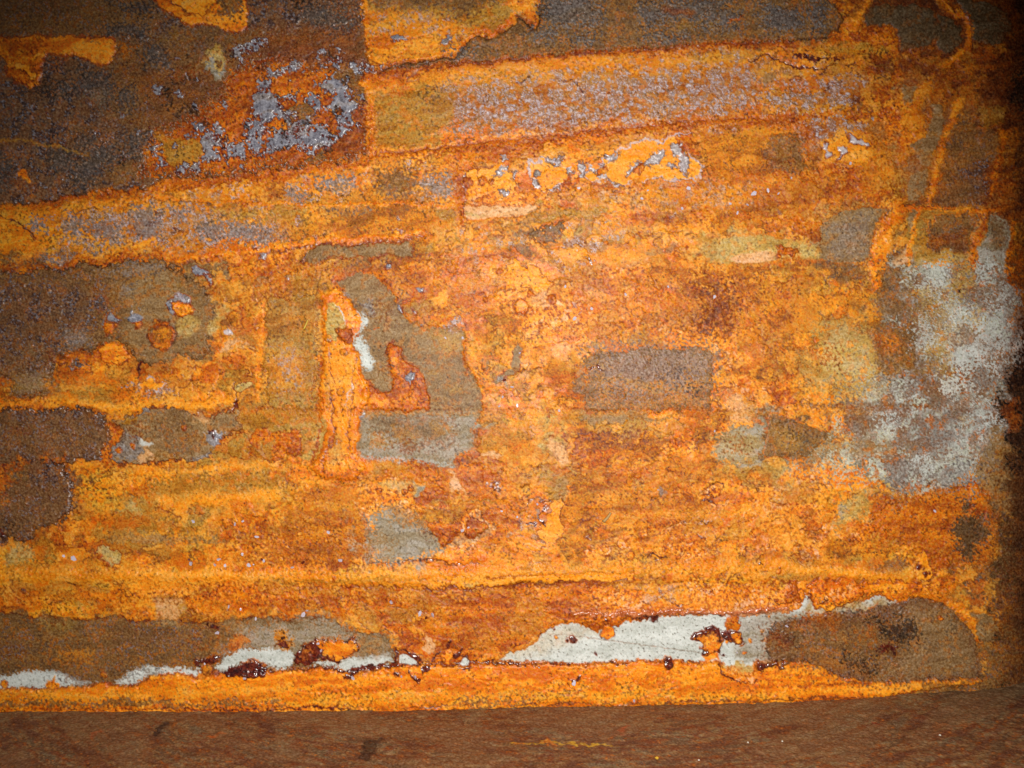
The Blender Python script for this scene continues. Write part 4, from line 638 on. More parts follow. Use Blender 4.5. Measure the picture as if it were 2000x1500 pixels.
vein('d', [(-460,1388),(0,1384),(300,1384),(500,1384),(660,1380)], 6, soft=3, speck=3); vein('D', [(240,1386),(400,1384),(500,1384),(650,1381),(720,1384),(800,1380),(870,1376),(960,1378)], [1.5,3,2.5,4,1,2,3,1.5], soft=1.2); vein('D', [(1000,1374),(1060,1376),(1140,1374),(1240,1374),(1380,1370),(1520,1366),(1700,1358)], [3,4,3,4,4,4,3], soft=1.5, a=.8)
vein('O', [(1560,1350),(1700,1345),(1820,1336),(1910,1328)], [8,12,9,3], soft=4, a=.9); vein('d', [(1560,1336),(1700,1332),(1900,1326)], [6,5,4], soft=2); put('b', [(1800,1336),(1916,1330),(2010,1330),(2010,1352),(1800,1352)], soft=6, speck=5, a=.8); vein('d', [(1940,1352),(1975,1348),(2000,1340)], [4,6,8], soft=3, speck=3)
# foot of crust: dark red gap line, clots and white windows
CL = [(780,1299),(860,1297),(970,1294),(1060,1294),(1110,1298),(1160,1292),(1230,1290),(1290,1288),(1400,1292)]
vein('D', CL, [4,3,5,5,8,7,8,5,5], soft=1.5, h=-1.2, speck=2); vein('D', [(640,1305),(665,1312),(700,1308),(740,1302),(780,1294)], [3,5,9,7,8], soft=1.5, h=-.6); vein('D', [(500,1305),(560,1310),(640,1305)], 2.5, soft=1.2)
vein('D', [(680,1322),(700,1312)], [10,6], soft=1.5)
for P, nm in (([(436,1312),(448,1302),(470,1296),(490,1292),(500,1288),(510,1296),(522,1306),(520,1318),(505,1320),(480,1325),(460,1322),(445,1318)],'dark red glossy clot below the third white crescent'),([(574,1296),(578,1276),(592,1262),(608,1252),(628,1250),(660,1252),(694,1246),(700,1270),(690,1276),(668,1284),(660,1298),(645,1290),(628,1286),(605,1297),(585,1300)],'dark red glossy clot with an orange heart between white crescents'),([(380,1292),(400,1284),(430,1280),(425,1292),(410,1298),(385,1298)],None)):
    put('D', P, 'rust_clot', nm, h=2.6, soft=1.5, bevel=4, warp=4, fine=3, halo=5)
put('o', [(626,1258),(650,1254),(690,1250),(692,1268),(672,1280),(655,1288),(640,1280),(628,1270)], soft=3, speck=4); put('d', [(586,1275),(600,1262),(612,1270),(600,1285),(588,1290)], soft=4, speck=4, a=.7)
for P, nm in (([(780,1280),(792,1277),(805,1284),(818,1298),(798,1298),(780,1296)],'small white triangle between dark red cracks'),([(896,1298),(903,1288),(912,1279),(916,1290),(914,1299),(905,1302)],'small cream triangle left of the big pale window')):
    put('W', P, 'bare_metal', nm, lo=-1, soft=1.2, warp=1, fine=1, rim=2)
vein('D', [(772,1262),(776,1280),(772,1294)], [5,8,8], soft=1.5); vein('D', [(785,1268),(800,1274),(818,1292)], [4,6,8], soft=1.6); vein('D', [(845,1288),(858,1275)], 7, soft=2); vein('D', [(872,1265),(878,1252)], [9,5], soft=2, speck=2); put('D', [(884,1275),(900,1268),(910,1264),(905,1278),(890,1284)], 'rust_clot', None, h=1.5, soft=1.2); vein('D', [(905,1278),(914,1282),(918,1296)], 4, soft=1.2)
put('P', [(824,1240),(838,1250),(848,1264),(845,1276),(830,1272),(826,1256)], 'bare_primer', 'pale peach triangle in the orange crust above the small white triangle', soft=1.6, rim=1.6, rimc='d'); put('D', [(895,1304),(915,1303),(912,1310),(902,1312)], soft=1.5)
put('o', [(866,1272),(885,1272),(884,1292),(866,1292)], soft=2, rim=2); vein('r', [(866,1298),(885,1298)], 5, soft=2)
for P in ([(768,1308),(782,1306),(780,1314),(770,1314)],[(804,1310),(815,1315),(820,1325),(830,1330),(815,1332),(806,1322)],[(820,1306),(838,1300),(840,1312),(826,1316)],[(1108,1326),(1120,1320),(1132,1322),(1125,1332)]): put('D', P, 'rust_clot', None, h=1, soft=1.2)
# big pale window
put('W', [(968,1292),(984,1284),(1000,1274),(1030,1264),(1046,1254),(1054,1240),(1070,1224),(1100,1220),(1120,1218),(1150,1228),(1165,1234),(1200,1222),(1240,1212),(1285,1204),(1330,1201),(1370,1203),(1400,1200),(1432,1206),(1455,1204),(1500,1200),(1530,1196),(1558,1186),(1572,1160),(1580,1160),(1586,1176),(1596,1188),(1640,1192),(1665,1190),(1690,1172),(1718,1164),(1735,1172),(1750,1174),(1748,1190),(1700,1196),(1620,1204),(1560,1215),(1512,1222),(1498,1245),(1498,1288),(1470,1292),(1466,1318),(1438,1312),(1410,1294),(1330,1290),(1200,1290),(1120,1297),(1050,1292),(1000,1290)],
    'bare_metal', 'long pale bare metal window along the foot of the wall, scratched', lo=-1, warp=3, fine=2, rim=3, rimc='d', soft=1.6, bevel=2.5, halo=6)
put('l', [(968,1292),(1000,1270),(1060,1240),(1060,1225),(1180,1232),(1120,1250),(1040,1280)], soft=12, a=.35); put('w', [(1440,1210),(1560,1190),(1580,1165),(1590,1190),(1740,1175),(1740,1195),(1520,1225),(1500,1290),(1440,1290)], soft=10, a=.9); put('l', [(1560,1190),(1580,1160),(1595,1190),(1740,1172),(1740,1185),(1600,1200)], soft=6, a=.5)
vein('b', [(1062,1238),(1130,1243),(1190,1253),(1260,1260),(1370,1275)], [1.2,2,2.2,2.2,2], soft=1, a=.75, warp=1.5, fine=1, h=-.3); vein('b', [(1370,1275),(1440,1282)], 1.5, soft=1, a=.5)
vein('D', [(1220,1208),(1260,1204),(1280,1206)], [4,6,10], soft=2, h=1.2); vein('d', [(1150,1210),(1200,1208),(1225,1204)], [16,18,12], soft=3, speck=3, h=1.5)
put('d', [(1196,1205),(1230,1204),(1222,1212),(1204,1222),(1194,1216)], 'crust_slab', None, h=1.5, soft=1.5, rim=2)
spot(1187,1236,14,'o',h=1.4); spot(1162,1224,8,'d'); spot(1120,1249,7,'D',h=1); spot(1107,1251,3,'D'); spot(1002,1259,5,'d'); spot(1163,1279,3,'D'); spot(1086,1245,3,'o'); spot(1082,1228,3,'D'); spot(1161,1205,4,'D'); spot(1185,1210,4,'D')
put('D', [(1352,1244),(1360,1232),(1378,1225),(1400,1232),(1412,1240),(1416,1250),(1412,1275),(1395,1280),(1375,1276),(1370,1262),(1354,1254)], 'rust_clot', 'dark red and orange clot on the pale metal window', h=3.2, bevel=5, soft=1.3, rim=1.5, halo=4); put('o', [(1362,1246),(1378,1240),(1395,1244),(1412,1252),(1408,1270),(1390,1276),(1376,1268)], soft=3, speck=3)
put('D', [(1414,1236),(1422,1228),(1438,1234),(1448,1252),(1438,1264),(1424,1260),(1416,1248)], 'rust_clot', 'small round dark clot touching the larger one on the window', h=2.6, bevel=4, soft=1.3, halo=3); put('o', [(1424,1242),(1438,1240),(1440,1256),(1428,1256)], soft=3, speck=2)
put('d', [(1424,1208),(1446,1204),(1444,1220),(1438,1232),(1426,1228),(1422,1218)], 'rust_clot', None, h=2, soft=1.3, rim=2); put('o', [(1374,1278),(1408,1280),(1408,1294),(1372,1292)], soft=3)
put('D', [(1298,1295),(1304,1286),(1312,1288),(1316,1300),(1304,1308),(1292,1302)], 'rust_clot', None, h=2, soft=1.5, halo=4)
put('l', [(1412,1296),(1465,1296),(1464,1318),(1445,1312),(1425,1312)], 'bare_plate', None, soft=2, lo=-.5); put('p', [(1415,1300),(1480,1315),(1470,1335),(1430,1330)], soft=4, speck=5, a=.8); vein('D', [(1405,1298),(1412,1316),(1430,1330),(1460,1335),(1480,1328)], [4,4,4,2,3], soft=1.4); put('O', [(1325,1318),(1335,1308),(1355,1318),(1362,1332),(1330,1334)], 'rust_film', None, soft=2)
put('D', [(1470,1308),(1478,1294),(1500,1292),(1545,1292),(1540,1300),(1495,1302),(1484,1314)], 'rust_clot', 'dark red clot at the right end of the pale window', h=2, soft=1.5)
for x, y, r in ((1466,1252,4),(1455,1275,3),(1420,1255,3),(1489,1232,4),(1502,1205,3),(1202,1288,3)): spot(x, y, r, 'o', ra=.3)
# glossy lip over the window
vein('S', [(1120,1200),(1200,1198),(1260,1196),(1330,1194),(1400,1194),(1440,1198),(1500,1192),(1535,1186)], [8,9,10,9,10,9,10,7], soft=2.5, h=3.0, bevel=4)
vein('D', [(1250,1200),(1300,1201),(1350,1198),(1400,1200),(1430,1202),(1500,1196)], [1,2,1.5,3,1,2], soft=1)
put('o', [(1584,1136),(1620,1130),(1655,1130),(1676,1145),(1686,1160),(1672,1178),(1655,1186),(1620,1190),(1596,1184),(1584,1165),(1578,1150)], 'crust_slab', 'round glossy orange lobe overhanging the pale window', h=3.2, bevel=5, soft=1.5, rim=2.6, rel=1.2); put('p', [(1595,1145),(1660,1140),(1675,1160),(1640,1176),(1605,1170)], soft=5, speck=6, a=.8)
vein('D', [(1600,1172),(1630,1180),(1660,1176),(1672,1166)], 2, soft=1, h=-.6); spot(1688,1142,9,'O',h=1.5)
put('d', [(1540,1140),(1556,1136),(1562,1150),(1556,1172),(1542,1176),(1536,1165),(1545,1150)], 'rust_clot', 'narrow glossy orange drop left of the round lobe', h=3, bevel=4, soft=1.4, rim=2.2)
put('o', [(1690,1135),(1760,1132),(1800,1145),(1830,1160),(1850,1172),(1800,1170),(1760,1172),(1730,1168),(1715,1160),(1690,1164),(1680,1150)], soft=3, rim=2, h=2.4, bevel=4); put('d', [(1740,1150),(1850,1150),(1880,1185),(1900,1210),(1860,1185),(1800,1168),(1750,1170)], soft=5, speck=8, a=.85, h=.8)
# lower right scale plate V
put('s', [(1498,1240),(1512,1216),(1560,1206),(1620,1200),(1700,1192),(1740,1178),(1790,1170),(1830,1172),(1856,1190),(1880,1215),(1900,1245),(1912,1285),(1916,1318),(1860,1326),(1750,1328),(1680,1328),(1640,1320),(1605,1302),(1570,1290),(1500,1288)], 'scale_plate', 'dark brown scale plate low on the right with purple clumps', lo=.8, warp=3, fine=2, soft=3, rim=2, rimc='k', halo=8)
put('b', [(1500,1240),(1600,1215),(1750,1200),(1760,1320),(1640,1315),(1500,1285)], soft=20, speck=16, a=.7); put('g', [(1820,1200),(1870,1215),(1905,1280),(1908,1318),(1780,1322),(1790,1290),(1830,1260)], soft=14, speck=5, a=.75); put('k', [(1820,1200),(1905,1280),(1908,1318),(1780,1322)], soft=14, a=.35)
put('d', [(1570,1208),(1640,1200),(1645,1225),(1625,1232),(1580,1222)], soft=6, speck=8, a=.8); put('d', [(1560,1260),(1700,1290),(1690,1320),(1600,1290)], soft=16, speck=14, a=.4)
for P in ([(1500,1225),(1512,1216),(1532,1220),(1528,1232),(1508,1238)],[(1560,1230),(1600,1235),(1605,1246),(1565,1242)],[(1785,1215),(1815,1205),(1855,1200),(1850,1225),(1815,1235),(1790,1232)],[(1790,1275),(1820,1255),(1840,1275),(1820,1290),(1800,1298),(1745,1295)],[(1705,1295),(1740,1290),(1735,1312),(1712,1308)],[(1745,1308),(1775,1305),(1770,1318),(1748,1316)],[(1755,1190),(1775,1192),(1770,1205),(1756,1202)]):
    put('k', P, soft=3, speck=9, a=.85, h=1); put('G', P, soft=1, speck=14, a=.5, warp=5)
put('b', [(1500,1225),(1640,1205),(1860,1190),(1910,1300),(1700,1325),(1560,1285)], soft=16, speck=22, a=.7); put('g', [(1780,1180),(1860,1190),(1912,1300),(1880,1322),(1700,1325),(1760,1290)], soft=16, speck=8, a=.6)
for P in ([(1700,1210),(1780,1215),(1790,1250),(1720,1250)],[(1520,1235),(1560,1238),(1560,1255),(1524,1250)],[(1650,1280),(1700,1285),(1700,1310),(1660,1305)]): put('k', P, soft=3, speck=14, a=.8, h=.8, warp=10)
put('D', [(1715,1262),(1750,1262),(1752,1275),(1720,1276)], soft=5, speck=6); spot(1836,1207,5,'d')
vein('o', [(1860,1180),(1885,1195),(1895,1215),(1905,1240),(1918,1262)], [18,18,10,8,4], soft=4, speck=5, h=.8); vein('o', [(1890,1190),(1930,1192),(1950,1215),(1958,1240)], [5,5,6,3], soft=3, a=.6)
put('g', [(1898,1200),(1930,1196),(1948,1215),(1955,1235),(1938,1255),(1920,1260),(1906,1235)], 'bare_plate', 'dim olive grey leaf in the lower right corner', soft=3); put('b', [(1960,1180),(2010,1180),(2010,1340),(1920,1335),(1918,1260),(1955,1245)], soft=10, speck=8, a=.9)
put('y', [(1870,1150),(1890,1155),(1893,1178),(1880,1180),(1868,1165)], soft=4, a=.7)
put('l', [(1590,640),(1700,650),(1720,720),(1720,780),(1760,860),(1740,900),(1560,900),(1640,850),(1720,840),(1640,770)], soft=20, speck=26, a=.5, warp=12)
put('c', [(1640,770),(1760,730),(1760,960),(1700,930),(1560,905),(1640,870)], soft=16, speck=34, a=.7, warp=12)
put('b', [(1720,520),(1800,540),(1790,640),(1720,640)], soft=12, speck=24, a=.5)
put('l', [(1770,540),(1850,560),(1900,640),(1880,740),(1800,720),(1790,620)], soft=10, speck=34, a=.55, warp=12); put('b', [(1800,760),(1960,740),(1960,800),(1800,810)], soft=10, speck=30, a=.5, warp=12); put('b', [(1840,640),(1990,660),(1960,770),(1900,760)], soft=6, speck=44, a=.45, warp=14)
vein('b', [(1600,797),(1750,795),(1960,800)], 7, soft=4, speck=6, a=.7); put('W', [(1860,610),(1950,580),(1975,640),(1940,720),(1890,750),(1860,700)], soft=6, speck=44, a=.5, warp=14); put('b', [(1760,600),(1840,590),(1860,700),(1820,760),(1780,700)], soft=6, speck=44, a=.5, warp=14); put('b', [(1880,530),(1990,560),(1980,620),(1880,590)], soft=4, speck=46, a=.5, warp=14); put('W', [(1860,800),(1930,800),(1920,880),(1840,900)], soft=12, speck=34, a=.4, warp=14)
vein('W', [(1700,806),(1760,800),(1800,806)], 5, soft=3, speck=6, a=.6)
put('k', [(1962,940),(2030,930),(2030,1260),(1985,1230),(1962,1160),(1955,1060)], soft=12, speck=12, a=.6, warp=12)  # more of the right edge's shade, painted in black
for k in range(46):                                                    # crusty islands inside the corrosion
    x = random.uniform(1735, 1975); y = random.uniform(520, 930); r = random.uniform(8, 30); n = 8
    P = [(x+r*math.cos(q*6.283/n)*random.uniform(.5, 1.2), y+r*math.sin(q*6.283/n)*random.uniform(.5, 1.2)) for q in range(n)]
    put(random.choice('WWWlbbG') if x > 1790 else random.choice('lbbWG'), P, soft=2, speck=random.choice((14, 22, 30)), a=.7, warp=14, fine=5, h=random.choice((.5, .3, 0)))
# seams and ridges across the whole wall
vein('r', [(460,800),(700,800),(940,802),(1150,800),(1500,802),(1700,798),(1960,800)], 3, soft=2.4, speck=5, a=.42, h=-.6, warp=4); vein('O', [(460,806),(940,808),(1500,808),(1700,805)], 4, soft=3, speck=5, a=.35, h=.5, warp=4)
vein('O', [(-460,1120),(0,1118),(300,1122),(700,1124),(1100,1114),(1500,1106),(1790,1122)], [12,14,16,14,16,14,8], soft=6, speck=5, a=.65, h=1.4, bevel=7)
vein('R', [(360,1140),(600,1146),(840,1150),(1100,1142),(1400,1136),(1560,1140)], [2,3,4,5,4,2], soft=2.5, speck=3, a=.6, h=-.8)
vein('d', [(0,1166),(400,1168),(800,1172),(1150,1160)], 14, soft=9, speck=10, a=.55)
for yy, x0, x1, kk in ((975,290,540,'O'),(870,1170,1420,'r'),(925,1180,1330,'d'),(548,900,1100,'O'),(452,1180,1400,'O'),(432,1300,1560,'d'),(380,1000,1250,'d'),(1010,1130,1500,'O'),(1060,480,720,'d')):
    vein(kk, [(x0,yy),((x0+x1)/2,yy-6),(x1,yy-8)], [4,12,4], soft=6, speck=8, a=.6)
# right edge: black stain, plus shade painted in as dark overlays
put('k', [(1968,930),(1990,920),(2010,930),(2010,1200),(1990,1195),(1975,1160),(1955,1150),(1948,1120),(1950,1070),(1958,1030),(1972,1008),(1985,990),(1970,980)], 'stain_shade_patch', 'black stain with painted shade on the right edge', soft=14, speck=8, h=.2, a=.75, warp=14)
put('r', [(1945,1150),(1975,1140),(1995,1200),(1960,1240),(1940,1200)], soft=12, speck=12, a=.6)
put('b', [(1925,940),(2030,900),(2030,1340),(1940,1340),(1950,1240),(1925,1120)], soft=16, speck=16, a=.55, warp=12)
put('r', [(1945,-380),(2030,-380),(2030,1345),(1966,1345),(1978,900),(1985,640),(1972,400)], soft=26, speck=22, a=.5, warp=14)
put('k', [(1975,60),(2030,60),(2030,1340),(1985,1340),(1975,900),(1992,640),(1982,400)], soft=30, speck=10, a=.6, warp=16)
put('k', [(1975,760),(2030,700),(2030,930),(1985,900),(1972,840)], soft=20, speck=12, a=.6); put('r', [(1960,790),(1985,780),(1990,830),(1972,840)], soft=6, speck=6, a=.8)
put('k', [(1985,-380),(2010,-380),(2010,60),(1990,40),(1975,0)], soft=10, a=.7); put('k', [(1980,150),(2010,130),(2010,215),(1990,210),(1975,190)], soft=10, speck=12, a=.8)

for k in range(110):
    x, y = random.uniform(480, 1800), random.uniform(420, 1180)
    j, i = np.searchsorted(GX, x), np.searchsorted(GY, y)
    if warm[i, j] > .6 and rid[i, j] == 0: spot(x, y, random.uniform(2, 4.5), random.choice('doOp'), h=.5, ra=.5)
for k in range(44):                                                    # thin curled lips of lifting film
    x, y = random.choice(((random.uniform(1020,1560), random.uniform(930,1190)), (random.uniform(900,1350), random.uniform(420,620)), (random.uniform(0,900), random.uniform(400,500)), (random.uniform(1250,1600), random.uniform(1140,1190))))
    r = random.uniform(6, 18); a0 = random.random()*6.3; sp_ = random.uniform(1.2, 3.6)
    P = [(x+r*1.3*math.cos(a0+q*sp_/5), y+.8*r*math.sin(a0+q*sp_/5)) for q in range(6)]
    vein(random.choice('DRR'), P, [1.2,2.6,3,2.8,2.2,1], h=.7, soft=1.1, warp=5, fine=3)
    if k % 2: vein('L', [(px+1.5, py-2.4) for px, py in P[1:5]], [1,1.6,1.6,1], soft=1, warp=5, fine=3, a=.8)
plates = [k for k, (nm, lb) in enumerate(PARTS) if nm in ('scale_plate', 'bare_plate', 'scale_patch')]
isp = np.isin(rid, plates)
for k in range(260):                                                   # rust stains and pits eating into the plates
    x, y = random.uniform(0, 1960), random.uniform(0, 1340)
    j, i = np.searchsorted(GX, x), np.searchsorted(GY, y)
    if not isp[i, j]: continue
    r = random.uniform(3, 20)*(.6 if random.random() < .5 else 1); n = 8
    P = [(x+r*1.4*math.cos(q*6.283/n)*random.uniform(.5, 1.2), y+.8*r*math.sin(q*6.283/n)*random.uniform(.5, 1.2)) for q in range(n)]
    put(random.choice('ddmrrbkg'), P, soft=random.choice((2, 4, 7)), speck=random.choice((8, 14, 20)), a=random.uniform(.35, .75), warp=12, fine=5, h=random.choice((0, -.4, .3)))
# stray dark pin pricks everywhere
col[...] = over(col, (70, 40, 22), (.55*dots(nE, .965, .012))*(nG > .35))
calm_c = .40+.60*sstep(.34, .66, fbm(X, Y, 75, 611, 4, .65, ax=1.8, ay=.8))
wm = calm_c*sstep(.03, .16, col[..., 0]-col[..., 2]*1.5-.08)*(.35+.65*np.clip(relief*1.4, 0, 1))
grit = uni(.5*nP+.45*nE+.35*nD+.2*nC)
dk = sstep(.62, .90, grit)*wm; lt = sstep(.34, .08, grit)*wm
col *= 1-dk[..., None]*np.array([.46, .60, .80], np.float32); col *= 1+lt[..., None]*np.array([.14, .20, .45], np.float32)
ng = calm_c*(1-wm)*(.3+.5*np.clip(relief, 0, 1)); col *= (1-.55*sstep(.66, .95, grit)*ng+.22*sstep(.3, .06, grit)*ng)[..., None]
col[..., 2] *= 1-.30*wm
col = np.clip(col, .004, .95)**(1-.40*(nP-.5)*np.clip(relief*.6+.4, .3, 1))[..., None]

# ------------------------------------------------------------------ relief of the wall
calm = .35+.65*sstep(.35, .65, fbm(X, Y, 110, 601, 3, .6, ax=1.8, ay=.8))
lump = (nC-.5)*1.1+(nR-.5)*.7*calm+(nD-.5)*.32*calm
hgt *= 1.35
hgt += relief*lump*1.15
hgt += 2.2*(nA-.5)+.8*(nH-.5)
def bump_line(y0, wd_, amp, x0=-500, x1=2100, slope=0.):
    yy = y0+slope*(X-1000)+4*(nH-.5)
    return amp*np.exp(-((Y-yy)/wd_)**2)*sstep(x0, x0+80, X)*(1-sstep(x1-80, x1, X))
hgt += bump_line(798, 9, 1.6, 1100, 2000)+bump_line(1126, 14, 2.4, -500, 1780)+bump_line(403, 7, 1.3, 240, 900)+bump_line(790, 12, 1.6, -500, 470)
hgt += 2.6*sstep(1240, 1196, Y)*sstep(1130, 1196, Y)*sstep(1000, 1150, X)*(1-sstep(1540, 1600, X))

# ------------------------------------------------------------------ material: baked kinds + live grain
def rust_material(name, grain=1., bump=.35):
    m = bpy.data.materials.new(name); m.use_nodes = True; nt = m.node_tree; N = nt.nodes; Lk = nt.links
    b = N['Principled BSDF']
    at = N.new('ShaderNodeAttribute'); at.attribute_name = 'tint'; ar = N.new('ShaderNodeAttribute'); ar.attribute_name = 'gloss'
    tc = N.new('ShaderNodeTexCoord')
    n1 = N.new('ShaderNodeTexNoise'); n1.inputs['Scale'].default_value = 270; n1.inputs['Detail'].default_value = 2; n1.inputs['Roughness'].default_value = .7
    n2 = N.new('ShaderNodeTexNoise'); n2.inputs['Scale'].default_value = 120; n2.inputs['Detail'].default_value = 3
    Lk.new(tc.outputs['Object'], n1.inputs['Vector']); Lk.new(tc.outputs['Object'], n2.inputs['Vector'])
    mr = N.new('ShaderNodeMapRange'); mr.inputs[1].default_value = .3; mr.inputs[2].default_value = .7
    mr.inputs[3].default_value = 1+.36*grain; mr.inputs[4].default_value = 1-.26*grain
    Lk.new(n1.outputs['Fac'], mr.inputs[0])
    gm = N.new('ShaderNodeGamma'); Lk.new(at.outputs['Color'], gm.inputs['Color']); Lk.new(mr.outputs[0], gm.inputs['Gamma']); Lk.new(gm.outputs[0], b.inputs['Base Color'])
    ma = N.new('ShaderNodeMath'); ma.operation = 'MULTIPLY_ADD'; ma.inputs[1].default_value = .3
    s_ = N.new('ShaderNodeMath'); s_.operation = 'SUBTRACT'; s_.inputs[1].default_value = .5
    Lk.new(n2.outputs['Fac'], s_.inputs[0]); Lk.new(s_.outputs[0], ma.inputs[0]); Lk.new(ar.outputs['Fac'], ma.inputs[2]); Lk.new(ma.outputs[0], b.inputs['Roughness'])
    bp = N.new('ShaderNodeBump'); bp.inputs['Strength'].default_value = bump; bp.inputs['Distance'].default_value = .0012
    ad = N.new('ShaderNodeMath'); ad.operation = 'ADD'; Lk.new(n1.outputs['Fac'], ad.inputs[0]); Lk.new(n2.outputs['Fac'], ad.inputs[1])
    Lk.new(ad.outputs[0], bp.inputs['Height']); Lk.new(bp.outputs['Normal'], b.inputs['Normal'])
    sp = N.new('ShaderNodeMapRange'); sp.inputs[1].default_value = .2; sp.inputs[2].default_value = .45; sp.inputs[3].default_value = .95; sp.inputs[4].default_value = .22; Lk.new(ar.outputs['Fac'], sp.inputs[0]); Lk.new(sp.outputs[0], b.inputs['Specular IOR Level'])
    return m
M_RUST = rust_material('rust_surface', .8, .38)
def plain(name, c, rough=.6, metal=0.):
    m = bpy.data.materials.new(name); m.use_nodes = True; nt = m.node_tree; b = nt.nodes['Principled BSDF']
    n = nt.nodes.new('ShaderNodeTexNoise'); n.inputs['Scale'].default_value = 220; n.inputs['Detail'].default_value = 4
    r = nt.nodes.new('ShaderNodeValToRGB'); L = lin(c)
    r.color_ramp.elements[0].color = (*[float(v)*.6 for v in L], 1); r.color_ramp.elements[1].color = (*[float(min(1, v*1.35)) for v in L], 1)
    r.color_ramp.elements[0].position = .3; r.color_ramp.elements[1].position = .7
    nt.links.new(n.outputs['Fac'], r.inputs['Fac']); nt.links.new(r.outputs[0], b.inputs['Base Color'])
    b.inputs['Roughness'].default_value = rough; b.inputs['Metallic'].default_value = metal; return m

# ------------------------------------------------------------------ mesh helpers
def grid_mesh(name, verts, quads, tint, gloss, mat):
    me = bpy.data.meshes.new(name); nv, nq = len(verts), len(quads)
    me.vertices.add(nv); me.vertices.foreach_set('co', verts.astype(np.float32).ravel())
    me.loops.add(nq*4); me.loops.foreach_set('vertex_index', quads.astype(np.int32).ravel())
    me.polygons.add(nq); me.polygons.foreach_set('loop_start', np.arange(0, nq*4, 4, dtype=np.int32))
    me.polygons.foreach_set('use_smooth', np.ones(nq, bool))
    me.update(calc_edges=True)
    a = me.attributes.new('tint', 'FLOAT_COLOR', 'POINT'); a.data.foreach_set('color', np.concatenate([tint, np.ones((nv, 1), np.float32)], 1).astype(np.float32).ravel())
    g = me.attributes.new('gloss', 'FLOAT', 'POINT'); g.data.foreach_set('value', gloss.astype(np.float32).ravel())
    me.materials.append(mat); return me
def link(name, me, parent=None, label=None, cat=None, kind=None, group=None):
    o = bpy.data.objects.new(name, me); COL.objects.link(o)
    if parent: o.parent = parent
    if label: o['label'] = label
    if cat: o['category'] = cat
    if kind: o['kind'] = kind
    if group: o['group'] = group
    return o
def box_mesh(name, x0, x1, y0, y1, z0, z1, mat):
    me = bpy.data.meshes.new(name)
    v = [(x, y, z) for x in (x0, x1) for y in (y0, y1) for z in (z0, z1)]
    me.from_pydata(v, [], [(0,1,3,2),(4,6,7,5),(0,4,5,1),(2,3,7,6),(0,2,6,4),(1,5,7,3)]); me.materials.append(mat); return me

# ------------------------------------------------------------------ the back wall
wall = link('rusted_steel_panel', None, None, 'rusted steel back wall covered in flaking orange and brown crust above the floor', 'steel panel')
bend = 24*(np.clip(X-1920, 0, None)/80)**2          # sheet rolled back at its right edge, a shape added to darken it
V = np.stack([(X-1000)*(1+bend/1556)/1000, (bend-hgt)/1000, (750-Y)*(1+bend/1556)/1000], -1).reshape(-1, 3)
T = np.clip(col, .004, .95).reshape(-1, 3); R_ = np.clip(rgh, .15, .9).reshape(-1)
idx = np.arange(H_*W_).reshape(H_, W_)
Q = np.stack([idx[:-1, :-1], idx[1:, :-1], idx[1:, 1:], idx[:-1, 1:]], -1).reshape(-1, 4)
FR = rid[:-1, :-1].reshape(-1)
order = np.argsort(FR, kind='stable'); FRs = FR[order]
bounds = np.searchsorted(FRs, np.arange(len(PARTS)+1))
for k, (nm, lb) in enumerate(PARTS):
    sel = order[bounds[k]:bounds[k+1]]
    if len(sel) < 12:
        if len(sel): print('small part dropped into hole?', nm, len(sel))
        if not len(sel): continue
    q = Q[sel]; u, inv = np.unique(q, return_inverse=True)
    me = grid_mesh(nm, V[u], inv.reshape(-1, 4), T[u], R_[u], M_RUST)
    link(nm, me, wall, lb)
M_STEEL = plain('old_steel', (84, 60, 44), .6, .3)
link('steel_sheet', box_mesh('steel_sheet', -1.43, .92, .006, .014, -.66, 1.1, M_STEEL), wall)

# ------------------------------------------------------------------ lifted glinting chips of scale, parts of the wall
M_CHIP = plain('lilac_chip', (196, 186, 200), .28); M_CHIPD = plain('red_chip', (96, 34, 22), .3)
CH = [(145,1090,9,0),(125,1086,5,0),(373,1100,8,0),(370,1092,5,1),(427,1092,6,0),(440,1104,6,0),(421,1103,5,0),(487,1103,7,0),(474,1082,5,0),(516,1095,5,0),(378,1018,6,0),(474,1018,5,0),(459,1024,5,0),(502,1048,6,0),(496,1102,3,0),
 (665,1094,8,0),(592,1098,7,1),(571,1108,5,0),(642,1040,6,0),(512,1092,5,1),(470,1190,4,0),(447,1185,5,0),(424,1236,7,0),(820,1198,8,0),(845,1200,7,0),(832,1206,6,1),(764,1176,7,0),(592,1200,8,0),(600,1192,4,0),(500,1208,5,0),
 (903,1036,6,0),(904,660,5,0),(870,660,4,0),(1155,603,6,0),(1123,622,7,0),(1104,560,5,0),(1130,368,6,0),(1345,368,8,0),(1472,378,9,0),(1500,372,6,0),(1460,400,5,0),(1332,408,6,0),(1425,398,5,0),(1253,388,5,0),(1440,416,5,0),(1265,372,4,0),
 (985,742,7,1),(1000,756,5,0),(982,775,5,0),(1092,802,5,0),(1395,842,4,0),(1120,1332,8,0),(1128,1326,5,1),(690,1322,7,0),(812,1320,6,0),(820,1326,6,1),(785,1320,4,0),(628,1270,5,0),(622,1256,5,0),(1238,1366,6,0),(480,1322,6,0),(400,1296,4,0),
 (1520,378,4,0),(1545,348,4,0),(1660,320,6,0),(1285,956,3,0),(1440,1275,3,0),(1015,690,4,0),(1010,792,5,0),(975,793,4,0),(1075,445,4,0),(1305,560,4,0),(1395,580,6,0),(1222,575,5,0),(1010,1010,4,0),(980,998,4,0),(1050,985,4,0),(915,1030,4,0),(1825,998,5,0),(1535,1222,5,0)]
